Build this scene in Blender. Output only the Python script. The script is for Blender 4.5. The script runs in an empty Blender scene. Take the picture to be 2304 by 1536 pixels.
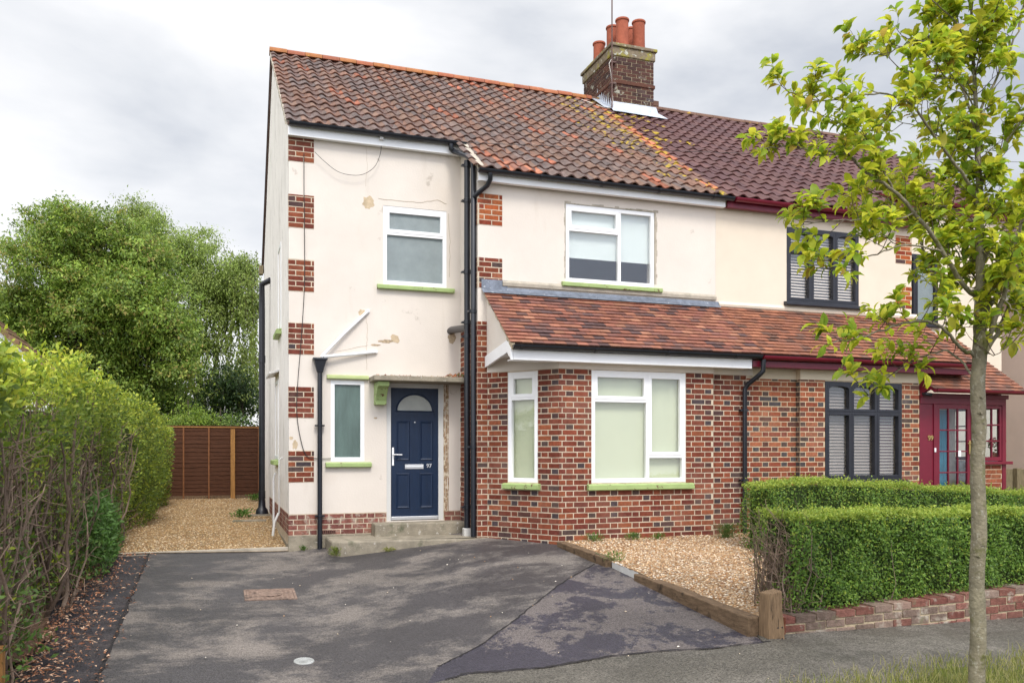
import bpy, math, random
import numpy as np
from mathutils import Vector, Matrix

random.seed(7)
rng = np.random.default_rng(11)
SC = bpy.context.scene
COL = SC.collection

# ------------------------------------------------------------------ camera, sky, sun, exposure
FPX, HOR, CXP = 1890.0, 1012.0, 1152.0          # focal length, horizon and centre in photo pixels (2304 x 1536)
YAW = math.atan((1152 - 495) / FPX)
S_, C_ = math.sin(YAW), math.cos(YAW)
EYE = 1.51

cam_d = bpy.data.cameras.new("camera")
cam = bpy.data.objects.new("camera", cam_d)
COL.objects.link(cam)
cam.location = (0, 0, EYE)
cam.rotation_euler = (math.radians(90), 0, -YAW)
cam_d.sensor_width = 36.0
cam_d.lens = 36.0 * FPX / 2304.0
cam_d.shift_y = (HOR - 768.0) / 2304.0
cam_d.clip_start = 0.05
cam_d.clip_end = 2000
SC.camera = cam

SUN_EL, SUN_AZ = 52.0, 178.0                    # the sun stands behind the camera, veiled by cloud
world = bpy.data.worlds.new("World")
SC.world = world
world.use_nodes = True
wn, wl = world.node_tree.nodes, world.node_tree.links
wn.clear()
w_out = wn.new("ShaderNodeOutputWorld")
w_bg = wn.new("ShaderNodeBackground")
w_sky = wn.new("ShaderNodeTexSky")
w_sky.sky_type = 'NISHITA'
w_sky.sun_disc = False
w_sky.sun_elevation = math.radians(SUN_EL)
w_sky.sun_rotation = math.radians(SUN_AZ)
w_sc = wn.new("ShaderNodeVectorMath"); w_sc.operation = 'SCALE'; w_sc.inputs[3].default_value = 0.10
wl.new(w_sky.outputs[0], w_sc.inputs[0])
w_tc = wn.new("ShaderNodeTexCoord")
w_map = wn.new("ShaderNodeMapping"); w_map.inputs['Scale'].default_value = (1.0, 1.0, 2.2)
w_map.inputs['Location'].default_value = (1.7, 0.3, 0.55)
wl.new(w_tc.outputs['Generated'], w_map.inputs[0])
w_n = wn.new("ShaderNodeTexNoise"); w_n.inputs['Scale'].default_value = 2.6; w_n.inputs['Detail'].default_value = 7
w_n.inputs['Roughness'].default_value = 0.5; w_n.inputs['Distortion'].default_value = 0.25
wl.new(w_map.outputs[0], w_n.inputs['Vector'])
# brighter cloud to the north-west of the street, heavier cloud to the right
w_dot = wn.new("ShaderNodeVectorMath"); w_dot.operation = 'DOT_PRODUCT'; w_dot.inputs[1].default_value = (-0.62, 0.3, -0.05)
wl.new(w_tc.outputs['Generated'], w_dot.inputs[0])
w_ma = wn.new("ShaderNodeMath"); w_ma.operation = 'MULTIPLY_ADD'; w_ma.inputs[1].default_value = 0.40
wl.new(w_dot.outputs['Value'], w_ma.inputs[0]); wl.new(w_n.outputs['Fac'], w_ma.inputs[2])
w_r = wn.new("ShaderNodeValToRGB")
cr = w_r.color_ramp
cr.elements[0].position = 0.26; cr.elements[0].color = (0.36, 0.39, 0.47, 1)
cr.elements[1].position = 0.62; cr.elements[1].color = (0.82, 0.82, 0.83, 1)
e = cr.elements.new(0.40); e.color = (0.51, 0.535, 0.585, 1)
e = cr.elements.new(0.50); e.color = (0.66, 0.675, 0.705, 1)
wl.new(w_ma.outputs[0], w_r.inputs[0])
w_mix = wn.new("ShaderNodeMix"); w_mix.data_type = 'RGBA'; w_mix.inputs['Factor'].default_value = 0.93
wl.new(w_sc.outputs[0], w_mix.inputs[6]); wl.new(w_r.outputs[0], w_mix.inputs[7])
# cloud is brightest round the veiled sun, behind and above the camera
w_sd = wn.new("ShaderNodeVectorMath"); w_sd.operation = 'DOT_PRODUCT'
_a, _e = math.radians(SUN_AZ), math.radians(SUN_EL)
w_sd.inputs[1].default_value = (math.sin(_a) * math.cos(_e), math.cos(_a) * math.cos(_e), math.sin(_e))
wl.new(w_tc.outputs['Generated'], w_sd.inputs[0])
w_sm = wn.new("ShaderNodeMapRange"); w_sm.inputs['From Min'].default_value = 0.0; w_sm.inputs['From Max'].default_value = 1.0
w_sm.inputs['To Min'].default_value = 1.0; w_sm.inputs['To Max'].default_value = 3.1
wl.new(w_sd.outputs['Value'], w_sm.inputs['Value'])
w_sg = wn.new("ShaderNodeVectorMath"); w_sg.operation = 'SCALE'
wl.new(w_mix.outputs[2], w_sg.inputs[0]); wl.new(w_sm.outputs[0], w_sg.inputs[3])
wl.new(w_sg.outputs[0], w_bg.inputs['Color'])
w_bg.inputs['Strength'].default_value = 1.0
wl.new(w_bg.outputs[0], w_out.inputs[0])

sun_d = bpy.data.lights.new("sun", 'SUN')
sun_d.energy = 1.9
sun_d.angle = math.radians(16)
sun_d.color = (1.0, 0.95, 0.87)
sun = bpy.data.objects.new("sun", sun_d)
COL.objects.link(sun)
_az = math.radians(SUN_AZ)
sv = Vector((math.sin(_az) * math.cos(math.radians(SUN_EL)), math.cos(_az) * math.cos(math.radians(SUN_EL)), math.sin(math.radians(SUN_EL))))
sun.rotation_euler = sv.to_track_quat('Z', 'Y').to_euler()
sun.location = (-10, -20, 40)

SC.view_settings.view_transform = 'Standard'
SC.view_settings.look = 'None'
SC.view_settings.exposure = 0.40
SC.view_settings.gamma = 1.0
SC.view_settings.use_curve_mapping = False
SC.cycles.max_bounces = 8
SC.cycles.transparent_max_bounces = 12

# ------------------------------------------------------------------ measuring helpers
def ray(px):
    t = (px - CXP) / FPX
    return S_ + t * C_, C_ - t * S_

def at(px, py, Y):
    """the point on the vertical plane at distance Y along the street normal that the photo shows at px, py"""
    rx, ry = ray(px); k = Y / ry
    return Vector((rx * k, Y, EYE + (HOR - py) * k / FPX))

def ad(px, py, d):
    rx, ry = ray(px)
    return Vector((rx * d, ry * d, EYE + (HOR - py) * d / FPX))

def gx(X):
    pts = [(-3, .05), (-1, .05), (.97, 0), (2.2, .11), (3.6, .27), (4.5, .33), (30, .33)]
    if X <= pts[0][0]: return pts[0][1]
    for (a, za), (b, zb) in zip(pts, pts[1:]):
        if X <= b: return za + (zb - za) * (X - a) / (b - a)
    return pts[-1][1]

def zg(X, Y):
    """height of the ground: the drive climbs from the pavement to the house, the path behind climbs a little more"""
    if Y >= 12.9:
        return gx(X) * max(0, 1 - (Y - 12.9) / 3) + min(.033 * (Y - 12.9), .33)
    if Y >= 6.3:
        return gx(X) + .078 * (Y - 12.9)
    return gx(X) + .078 * (6.3 - 12.9) + .02 * (Y - 6.3)

def gpt(px, py):
    lo, hi = 2.0, 40.0
    rx, ry = ray(px)
    f = lambda k: EYE + (HOR - py) * k / FPX - zg(rx * k, ry * k)
    k = 3.0
    while k < 40 and f(k) > 0: k += 0.02
    return Vector((rx * k, ry * k, zg(rx * k, ry * k)))

# ------------------------------------------------------------------ mesh builder
ORG = {}

class MB:
    def __init__(s):
        s.v, s.f, s.c, s.m = [], [], [], []
    def add(s, verts, faces, col=(1, 1, 1), mi=0):
        b = len(s.v)
        s.v.extend(tuple(p) for p in verts)
        for fc in faces:
            s.f.append(tuple(b + i for i in fc)); s.c.append(col); s.m.append(mi)
    def box(s, x0, x1, y0, y1, z0, z1, col=(1, 1, 1), mi=0):
        s.fbox((Vector((0, 0, 0)), Vector((1, 0, 0)), Vector((0, 1, 0))), x0, x1, y0, y1, z0, z1, col, mi)
    def fbox(s, fr, u0, u1, n0, n1, z0, z1, col=(1, 1, 1), mi=0, skip=()):
        O, U, N = fr
        P = [O + U * u + N * n + Vector((0, 0, z)) for z in (z0, z1) for n in (n0, n1) for u in (u0, u1)]
        F = dict(bot=(0, 2, 3, 1), top=(4, 5, 7, 6), n0=(0, 1, 5, 4), n1=(2, 6, 7, 3), u0=(0, 4, 6, 2), u1=(1, 3, 7, 5))
        if U.cross(N).z < 0:
            F = {k: tuple(reversed(q)) for k, q in F.items()}
        s.add(P, [q for k, q in F.items() if k not in skip], col, mi)
    def prism(s, pts, ext, col=(1, 1, 1), mi=0):
        """polygon (list of 3-D points) pushed along the vector ext"""
        n = len(pts); e = Vector(ext)
        P = [Vector(p) for p in pts]; Q = [p + e for p in P]
        nor = Vector((0, 0, 0))
        for i in range(n): nor += P[i].cross(P[(i + 1) % n])
        F = [tuple(range(n)), tuple(range(2 * n - 1, n - 1, -1))] + [(i, i + n, (i + 1) % n + n, (i + 1) % n) for i in range(n)]
        if nor.dot(e) > 0: F = [tuple(reversed(q)) for q in F]
        s.add(P + Q, F, col, mi)
    def profile(s, fr, prof, u0, u1, col=(1, 1, 1), mi=0):
        O, U, N = fr
        s.prism([O + U * u0 + N * n + Vector((0, 0, z)) for n, z in prof], U * (u1 - u0), col, mi)
    def tube(s, pts, r, seg=8, col=(1, 1, 1), mi=0, cap=True):
        pts = [Vector(p) for p in pts]; n = len(pts)
        R = r if isinstance(r, (list, tuple)) else [r] * n
        t = (pts[1] - pts[0]).normalized()
        a = t.orthogonal().normalized()
        V = []
        for i, p in enumerate(pts):
            if 0 < i < n - 1:
                d = ((pts[i] - pts[i - 1]).normalized() + (pts[i + 1] - pts[i]).normalized())
                t = d.normalized() if d.length > 1e-6 else t
            elif i == n - 1: t = (pts[-1] - pts[-2]).normalized()
            a = (a - t * a.dot(t))
            a = a.normalized() if a.length > 1e-6 else t.orthogonal().normalized()
            b = t.cross(a)
            for k in range(seg):
                th = 2 * math.pi * k / seg
                V.append(p + (a * math.cos(th) + b * math.sin(th)) * R[i])
        F = []
        for i in range(n - 1):
            for k in range(seg):
                k2 = (k + 1) % seg
                F.append((i * seg + k, i * seg + k2, (i + 1) * seg + k2, (i + 1) * seg + k))
        if cap:
            F.append(tuple(reversed(range(seg)))); F.append(tuple(range((n - 1) * seg, n * seg)))
        s.add(V, F, col, mi)
    def lathe(s, c, prof, seg=20, col=(1, 1, 1), mi=0):
        c = Vector(c); V = []; F = []; n = len(prof)
        for r, z in prof:
            for k in range(seg):
                th = 2 * math.pi * k / seg
                V.append(c + Vector((r * math.cos(th), r * math.sin(th), z)))
        for i in range(n - 1):
            for k in range(seg):
                k2 = (k + 1) % seg
                F.append((i * seg + k, i * seg + k2, (i + 1) * seg + k2, (i + 1) * seg + k))
        s.add(V, F, col, mi)
    def blob(s, pts, z, col=(1, 1, 1), mi=0): pass
    def build(s, name, mats, parent=None, bevel=0, smooth=None, loc=None):
        if not isinstance(mats, (list, tuple)): mats = [mats]
        me = bpy.data.meshes.new(name)
        off = ORG[parent.name] if parent is not None else (Vector(loc) if loc is not None else Vector((0, 0, 0)))
        me.from_pydata([(p[0] - off[0], p[1] - off[1], p[2] - off[2]) for p in s.v], [], s.f)
        for m in mats: me.materials.append(m)
        at_ = me.attributes.new("Tint", 'FLOAT_COLOR', 'FACE')
        arr = np.ones((len(s.f), 4), dtype=np.float32)
        if s.c: arr[:, :3] = np.array([c[:3] for c in s.c], dtype=np.float32)
        at_.data.foreach_set("color", arr.ravel())
        if any(s.m): me.polygons.foreach_set("material_index", np.array(s.m, dtype=np.int32))
        if smooth is not None:
            me.polygons.foreach_set("use_smooth", np.ones(len(s.f), dtype=bool))
            me.set_sharp_from_angle(angle=math.radians(smooth))
        me.update()
        return link(name, me, parent, off, bevel)

def link(name, me, parent, off, bevel=0):
    o = bpy.data.objects.new(name, me)
    COL.objects.link(o)
    if parent is not None:
        o.parent = parent
    else:
        o.location = off
    ORG[o.name] = Vector(off)
    if bevel:
        b = o.modifiers.new("edge", 'BEVEL'); b.width = bevel; b.segments = 2; b.limit_method = 'ANGLE'; b.angle_limit = math.radians(40)
        b.harden_normals = False
    return o

def npmesh(name, V, F, cols, mats, parent=None, loc=None, smooth=False, mi=None):
    """V (n,3), F (m,k) same-size faces, cols (m,3)"""
    V = np.asarray(V, dtype=np.float32); F = np.asarray(F, dtype=np.int32)
    off = ORG[parent.name] if parent is not None else (Vector(loc) if loc is not None else Vector((0, 0, 0)))
    V = V - np.array(off, dtype=np.float32)
    me = bpy.data.meshes.new(name)
    k = F.shape[1]
    me.vertices.add(len(V)); me.vertices.foreach_set("co", V.ravel())
    me.loops.add(F.size); me.loops.foreach_set("vertex_index", F.ravel())
    me.polygons.add(len(F)); me.polygons.foreach_set("loop_start", np.arange(0, F.size, k, dtype=np.int32))
    if not isinstance(mats, (list, tuple)): mats = [mats]
    for m in mats: me.materials.append(m)
    a = me.attributes.new("Tint", 'FLOAT_COLOR', 'FACE')
    arr = np.ones((len(F), 4), dtype=np.float32); arr[:, :3] = cols
    a.data.foreach_set("color", arr.ravel())
    if smooth: me.polygons.foreach_set("use_smooth", np.ones(len(F), dtype=bool))
    if mi is not None: me.polygons.foreach_set("material_index", np.asarray(mi, dtype=np.int32))
    me.update(calc_edges=True); me.validate()
    return link(name, me, parent, off)

def thing(name, label, cat, loc=(0, 0, 0), group=None):
    o = bpy.data.objects.new(name, None); COL.objects.link(o)
    o.empty_display_size = .3
    o.location = loc; ORG[o.name] = Vector(loc)
    o["label"] = label; o["category"] = cat
    if group: o["group"] = group
    return o

def tag(o, label, cat, group=None):
    o["label"] = label; o["category"] = cat
    if group: o["group"] = group
    return o

def kind(o, k):
    o["kind"] = k
    return o

# ------------------------------------------------------------------ materials
MATS = {}
def mat(name, col, rough=.7, var=.12, scale=5., bump=0., bscale=80., spec=.35, tint=False, metal=0., coat=0.,
        spots=None, stretch=None, translucent=None, var2=None):
    """plain principled material with noise in the colour, optional bump, per-face tint and spots (colour, scale, threshold, softness)"""
    if name in MATS: return MATS[name]
    m = bpy.data.materials.new(name); m.use_nodes = True
    nt = m.node_tree; N, L = nt.nodes, nt.links
    p = N["Principled BSDF"]; out = N["Material Output"]
    geo = N.new("ShaderNodeNewGeometry")
    pos = geo.outputs['Position']
    if stretch:
        mp = N.new("ShaderNodeMapping"); mp.inputs['Scale'].default_value = stretch
        L.new(pos, mp.inputs[0]); spos = mp.outputs[0]
    else: spos = pos
    nz = N.new("ShaderNodeTexNoise"); nz.inputs['Scale'].default_value = scale; nz.inputs['Detail'].default_value = 6; nz.inputs['Roughness'].default_value = .6
    L.new(spos, nz.inputs['Vector'])
    mr = N.new("ShaderNodeMapRange"); mr.inputs['From Min'].default_value = .3; mr.inputs['From Max'].default_value = .7
    mr.inputs['To Min'].default_value = 1 - var; mr.inputs['To Max'].default_value = 1 + var
    L.new(nz.outputs['Fac'], mr.inputs['Value'])
    vm = N.new("ShaderNodeVectorMath"); vm.operation = 'SCALE'
    base = N.new("ShaderNodeRGB"); base.outputs[0].default_value = (*col, 1)
    src = base.outputs[0]
    if tint:
        at_ = N.new("ShaderNodeAttribute"); at_.attribute_name = "Tint"
        mu = N.new("ShaderNodeVectorMath"); mu.operation = 'MULTIPLY'
        L.new(src, mu.inputs[0]); L.new(at_.outputs['Color'], mu.inputs[1]); src = mu.outputs[0]
    L.new(src, vm.inputs[0]); L.new(mr.outputs[0], vm.inputs[3])
    cur = vm.outputs[0]
    for sp in (spots or []):
        sc_, sscale, th, soft = sp[:4]
        n2 = N.new("ShaderNodeTexNoise"); n2.inputs['Scale'].default_value = sscale; n2.inputs['Detail'].default_value = 5
        n2.inputs['Roughness'].default_value = .62
        mp2 = N.new("ShaderNodeMapping"); mp2.inputs['Location'].default_value = (sscale * 1.3, 4.1, sp[5] if len(sp) > 5 else 2.2)
        if len(sp) > 4 and sp[4]: mp2.inputs['Scale'].default_value = sp[4]
        L.new(pos, mp2.inputs[0]); L.new(mp2.outputs[0], n2.inputs['Vector'])
        r2 = N.new("ShaderNodeMapRange"); r2.inputs['From Min'].default_value = th; r2.inputs['From Max'].default_value = th + soft; r2.inputs['To Max'].default_value = sp[6] if len(sp) > 6 else 1.0
        L.new(n2.outputs['Fac'], r2.inputs['Value'])
        mx = N.new("ShaderNodeMix"); mx.data_type = 'RGBA'
        L.new(r2.outputs[0], mx.inputs['Factor']); L.new(cur, mx.inputs[6]); mx.inputs[7].default_value = (*sc_, 1)
        cur = mx.outputs[2]
    L.new(cur, p.inputs['Base Color'])
    p.inputs['Roughness'].default_value = rough
    p.inputs['Specular IOR Level'].default_value = spec
    p.inputs['Metallic'].default_value = metal
    p.inputs['Coat Weight'].default_value = coat
    if bump:
        n3 = N.new("ShaderNodeTexNoise"); n3.inputs['Scale'].default_value = bscale; n3.inputs['Detail'].default_value = 4
        L.new(spos, n3.inputs['Vector'])
        b = N.new("ShaderNodeBump"); b.inputs['Strength'].default_value = bump; b.inputs['Distance'].default_value = .02
        L.new(n3.outputs['Fac'], b.inputs['Height']); L.new(b.outputs[0], p.inputs['Normal'])
    if translucent:
        tr = N.new("ShaderNodeBsdfTranslucent"); L.new(cur, tr.inputs['Color'])
        ms = N.new("ShaderNodeMixShader"); ms.inputs[0].default_value = translucent
        L.new(p.outputs[0], ms.inputs[1]); L.new(tr.outputs[0], ms.inputs[2]); L.new(ms.outputs[0], out.inputs[0])
    MATS[name] = m
    return m

def glass_mat(name, tintcol=(.98, .99, .985), ior=1.8, rough=0.):
    m = bpy.data.materials.new(name); m.use_nodes = True
    N, L = m.node_tree.nodes, m.node_tree.links
    N.clear()
    out = N.new("ShaderNodeOutputMaterial"); tr = N.new("ShaderNodeBsdfTransparent"); gl = N.new("ShaderNodeBsdfGlossy")
    lw = N.new("ShaderNodeLayerWeight"); lw.inputs[0].default_value = .5
    pw = N.new("ShaderNodeMath"); pw.operation = 'POWER'; pw.inputs[1].default_value = 5; L.new(lw.outputs['Facing'], pw.inputs[0])
    fr = N.new("ShaderNodeMath"); fr.operation = 'MULTIPLY_ADD'; r0 = ((ior - 1) / (ior + 1)) ** 2; fr.inputs[1].default_value = 1 - r0; fr.inputs[2].default_value = r0
    L.new(pw.outputs[0], fr.inputs[0])
    tr.inputs[0].default_value = (*tintcol, 1); gl.inputs['Roughness'].default_value = rough
    geo = N.new("ShaderNodeNewGeometry")
    nz = N.new("ShaderNodeTexNoise"); nz.inputs['Scale'].default_value = 1.6; nz.inputs['Detail'].default_value = 1
    L.new(geo.outputs['Position'], nz.inputs['Vector'])
    b = N.new("ShaderNodeBump"); b.inputs['Strength'].default_value = .06; b.inputs['Distance'].default_value = .05
    L.new(nz.outputs['Fac'], b.inputs['Height']); L.new(b.outputs[0], gl.inputs['Normal'])
    mx = N.new("ShaderNodeMixShader")
    L.new(fr.outputs[0], mx.inputs[0]); L.new(tr.outputs[0], mx.inputs[1]); L.new(gl.outputs[0], mx.inputs[2])
    L.new(mx.outputs[0], out.inputs[0])
    return m

def tarmac_mat(name, dry, wet, scale, th, soft, stretch, seed, speck=.35):
    m = bpy.data.materials.new(name); m.use_nodes = True
    N, L = m.node_tree.nodes, m.node_tree.links
    p = N["Principled BSDF"]
    geo = N.new("ShaderNodeNewGeometry")
    mp = N.new("ShaderNodeMapping"); mp.inputs['Scale'].default_value = stretch; mp.inputs['Location'].default_value = (seed, seed * .37, 0)
    mp.inputs['Rotation'].default_value = (0, 0, .1)
    L.new(geo.outputs['Position'], mp.inputs[0])
    n1 = N.new("ShaderNodeTexNoise"); n1.inputs['Scale'].default_value = scale; n1.inputs['Detail'].default_value = 11; n1.inputs['Roughness'].default_value = .74
    n1.inputs['Distortion'].default_value = .15
    L.new(mp.outputs[0], n1.inputs['Vector'])
    r1 = N.new("ShaderNodeMapRange"); r1.inputs['From Min'].default_value = th; r1.inputs['From Max'].default_value = th + soft; r1.interpolation_type = 'SMOOTHSTEP'
    L.new(n1.outputs['Fac'], r1.inputs['Value'])
    mx = N.new("ShaderNodeMix"); mx.data_type = 'RGBA'; mx.inputs[6].default_value = (*wet, 1); mx.inputs[7].default_value = (*dry, 1)
    L.new(r1.outputs[0], mx.inputs['Factor'])
    # stone chippings in the surface
    vo = N.new("ShaderNodeTexVoronoi"); vo.inputs['Scale'].default_value = 95
    L.new(geo.outputs['Position'], vo.inputs['Vector'])
    sp = N.new("ShaderNodeSeparateColor"); L.new(vo.outputs['Color'], sp.inputs[0])
    r2 = N.new("ShaderNodeMapRange"); r2.inputs['To Min'].default_value = 1 - speck; r2.inputs['To Max'].default_value = 1 + speck
    L.new(sp.outputs[0], r2.inputs['Value'])
    n4 = N.new("ShaderNodeTexNoise"); n4.inputs['Scale'].default_value = .9; n4.inputs['Detail'].default_value = 3
    L.new(geo.outputs['Position'], n4.inputs['Vector'])
    r4 = N.new("ShaderNodeMapRange"); r4.inputs['From Min'].default_value = .3; r4.inputs['From Max'].default_value = .7; r4.inputs['To Min'].default_value = .8; r4.inputs['To Max'].default_value = 1.2
    L.new(n4.outputs['Fac'], r4.inputs['Value'])
    mm = N.new("ShaderNodeMath"); mm.operation = 'MULTIPLY'; L.new(r2.outputs[0], mm.inputs[0]); L.new(r4.outputs[0], mm.inputs[1])
    sc = N.new("ShaderNodeVectorMath"); sc.operation = 'SCALE'
    L.new(mx.outputs[2], sc.inputs[0]); L.new(mm.outputs[0], sc.inputs[3])
    L.new(sc.outputs[0], p.inputs['Base Color'])
    rr = N.new("ShaderNodeMapRange"); rr.inputs['To Min'].default_value = .5; rr.inputs['To Max'].default_value = .9
    L.new(r1.outputs[0], rr.inputs['Value']); L.new(rr.outputs[0], p.inputs['Roughness'])
    p.inputs['Specular IOR Level'].default_value = .3
    b = N.new("ShaderNodeBump"); b.inputs['Strength'].default_value = .5; b.inputs['Distance'].default_value = .008
    L.new(vo.outputs['Distance'], b.inputs['Height']); L.new(b.outputs[0], p.inputs['Normal'])
    return m

def gravel_mat(name, cols, scale, dark=.45):
    m = bpy.data.materials.new(name); m.use_nodes = True
    N, L = m.node_tree.nodes, m.node_tree.links
    p = N["Principled BSDF"]
    geo = N.new("ShaderNodeNewGeometry")
    vo = N.new("ShaderNodeTexVoronoi"); vo.inputs['Scale'].default_value = scale
    L.new(geo.outputs['Position'], vo.inputs['Vector'])
    sp = N.new("ShaderNodeSeparateColor"); L.new(vo.outputs['Color'], sp.inputs[0])
    rp = N.new("ShaderNodeValToRGB"); L.new(sp.outputs[0], rp.inputs[0])
    el = rp.color_ramp.elements
    el[0].position = 0; el[0].color = (*cols[0], 1); el[1].position = 1; el[1].color = (*cols[-1], 1)
    for i, c in enumerate(cols[1:-1]):
        e = el.new((i + 1) / (len(cols) - 1)); e.color = (*c, 1)
    r = N.new("ShaderNodeMapRange"); r.inputs['From Max'].default_value = .75; r.inputs['To Min'].default_value = 1.15; r.inputs['To Max'].default_value = dark
    L.new(vo.outputs['Distance'], r.inputs['Value'])
    n4 = N.new("ShaderNodeTexNoise"); n4.inputs['Scale'].default_value = 1.3; n4.inputs['Detail'].default_value = 4
    L.new(geo.outputs['Position'], n4.inputs['Vector'])
    r4 = N.new("ShaderNodeMapRange"); r4.inputs['From Min'].default_value = .3; r4.inputs['From Max'].default_value = .7; r4.inputs['To Min'].default_value = .75; r4.inputs['To Max'].default_value = 1.15
    L.new(n4.outputs['Fac'], r4.inputs['Value'])
    mm = N.new("ShaderNodeMath"); mm.operation = 'MULTIPLY'; L.new(r.outputs[0], mm.inputs[0]); L.new(r4.outputs[0], mm.inputs[1])
    sc = N.new("ShaderNodeVectorMath"); sc.operation = 'SCALE'
    L.new(rp.outputs[0], sc.inputs[0]); L.new(mm.outputs[0], sc.inputs[3]); L.new(sc.outputs[0], p.inputs['Base Color'])
    p.inputs['Roughness'].default_value = .85; p.inputs['Specular IOR Level'].default_value = .2
    b = N.new("ShaderNodeBump"); b.invert = True; b.inputs['Strength'].default_value = .9; b.inputs['Distance'].default_value = .012
    L.new(vo.outputs['Distance'], b.inputs['Height']); L.new(b.outputs[0], p.inputs['Normal'])
    return m

PLASTER = mat("cream_render", (.675, .61, .545), .85, .05, 1.4, .12, 40, .2,
              spots=[((.64, .555, .47), 1.1, .56, .25, None, 2.2, .6), ((.50, .44, .38), 3.2, .68, .06), ((.50, .43, .35), 2.0, .60, .18, (2.2, 1, .35), 6., .3)])
PLASTER_G = mat("flaking_cream_render", (.80, .755, .71), .85, .06, 2, .3, 25, .2,
                spots=[((.34, .31, .27), 9., .62, .05, (1, .9, .22)), ((.55, .51, .46), 3., .55, .2, (1, 1, .3))])
PLASTER_N = mat("pebbled_cream_render", (.71, .615, .50), .9, .04, 2, .35, 120, .15)
PLASTER_R = mat("pink_render", (.72, .575, .50), .9, .05, 2, .45, 70, .15)
PATCHM = mat("bare_filler", (.52, .41, .28), .9, .2, 12, .2, 60, .1)
CEMENT = mat("cement", (.40, .355, .29), .9, .2, 9, .3, 60, .15, spots=[((.25, .23, .16), 5, .6, .12)])
CONC = mat("concrete", (.27, .235, .18), .9, .25, 6, .4, 55, .15, spots=[((.12, .12, .08), 4, .56, .15), ((.45, .42, .37), 22, .62, .06)])
MORTAR = mat("mortar", (.54, .45, .34), .95, .25, 9, .3, 90, .1)
MORTAR_N = mat("old_mortar", (.56, .44, .30), .95, .15, 14, .3, 90, .1)
MORTAR_D = mat("grey_mortar", (.42, .34, .23), .95, .2, 14, .3, 90, .1)
BRICK = mat("brick", (1, 1, 1), .85, .28, 24, .25, 120, .2, tint=True, spots=[((.36, .22, .17), 1.5, .50, .25, None, 3., .30), ((.03, .022, .02), 2.3, .56, .2, None, 9., .35)])
BRICK_OLD = mat("lichened_brick", (1, 1, 1), .9, .25, 25, .3, 100, .15, tint=True,
                spots=[((.34, .33, .27), 5.5, .60, .06), ((.50, .22, .02), 4.2, .70, .04, None, 7.7)])
BRICK_W = mat("weathered_brick", (1, 1, 1), .9, .3, 20, .4, 70, .15, tint=True, spots=[((.38, .33, .27), 7, .53, .14), ((.16, .15, .09), 5, .60, .12, None, 9.)])
CAPM = mat("lichened_stone", (.20, .16, .11), .9, .3, 12, .4, 60, .15,
           spots=[((.30, .27, .05), 3.2, .5, .12), ((.5, .5, .42), 11, .6, .05)])
TILE = mat("clay_pantile", (1, 1, 1), .75, .3, 9, .2, 60, .25, tint=True, spots=[((.055, .045, .042), 7, .60, .18)])
TILE_L = mat("lichened_pantile", (1, 1, 1), .8, .3, 9, .2, 60, .2, tint=True,
             spots=[((.07, .05, .045), 7, .60, .15), ((.37, .26, .025), 6.5, .515, .08, None, 5., .95)])
TILE_N = mat("brown_pantile", (1, 1, 1), .7, .15, 9, .15, 60, .3, tint=True, spots=[((.6, .56, .5), 13, .735, .02)])
PTILE = mat("plain_clay_tile", (1, 1, 1), .75, .2, 14, .2, 80, .25, tint=True, spots=[((.07, .05, .05), 6, .66, .08)])
RIDGE = mat("ridge_clay", (1, 1, 1), .8, .2, 8, .2, 60, .2, tint=True, spots=[((.45, .28, .03), 4, .6, .1)])
POT = mat("terracotta", (.31, .09, .052), .8, .2, 7, .1, 60, .2, tint=True)
LEAD = mat("lead", (.17, .19, .23), .5, .3, 9, .2, 30, .4, metal=.3, spots=[((.5, .52, .55), 16, .62, .06)])
LEAD_N = mat("bright_lead", (.52, .56, .62), .45, .2, 7, .2, 20, .4, metal=.3)
UPVC = mat("white_upvc", (.84, .84, .85), .35, .03, 3, 0, 0, .5)
GREYT = mat("grey_trim", (.58, .57, .55), .5, .04, 3, 0, 0, .4)
BLACKP = mat("black_plastic", (.012, .014, .02), .35, .2, 6, 0, 0, .5)
GREYP = mat("dark_grey_plastic", (.06, .055, .055), .45, .15, 6, 0, 0, .4)
MAROON = mat("maroon_paint", (.155, .006, .022), .4, .12, 4, .05, 40, .5)
GREEN = mat("green_paint", (.32, .415, .165), .6, .1, 6, .15, 50, .3, spots=[((.14, .08, .045), 15, .61, .03)])
NAVY = mat("navy_door", (.002, .0135, .043), .42, .15, 4, .25, 60, .45, stretch=(9, 9, 1.2))
BLACKW = mat("black_window_paint", (.016, .017, .024), .4, .2, 5, 0, 0, .5)
CHROME = mat("satin_steel", (.75, .76, .78), .3, .05, 4, 0, 0, .6, metal=.7)
BRASS = mat("brass", (.55, .42, .16), .35, .1, 4, 0, 0, .5, metal=.8)
BLIND_G = mat("pale_green_blind", (.60, .62, .45), .8, .03, 3, 0, 0, .2)
BLIND_C = mat("beige_blind", (.60, .53, .41), .8, .03, 3, 0, 0, .2)
BLIND_W = mat("white_blind", (.70, .74, .72), .8, .03, 3, 0, 0, .2)
SLATM = mat("blind_slat", (.66, .56, .50), .6, .04, 3, 0, 0, .3)
CURT = mat("teal_curtain", (.05, .22, .30), .8, .3, 6, 0, 0, .1, stretch=(14, 14, .5))
ROOMM = mat("dim_room", (.10, .095, .09), .9, .1, 2)
FROST = mat("frosted_glass", (.215, .255, .262), .28, .12, 5, .35, 220, .6)
FROST_G = mat("obscure_glass", (.085, .13, .115), .2, .25, 3, .3, 120, .7, stretch=(3, 3, .6))
FAN = mat("fanlight_glass", (.33, .34, .31), .25, .1, 6, .3, 160, .6)
GLASS = glass_mat("window_glass")
GLASS_P = glass_mat("porch_glass", (.9, .93, .95), 1.5, .02)
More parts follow.
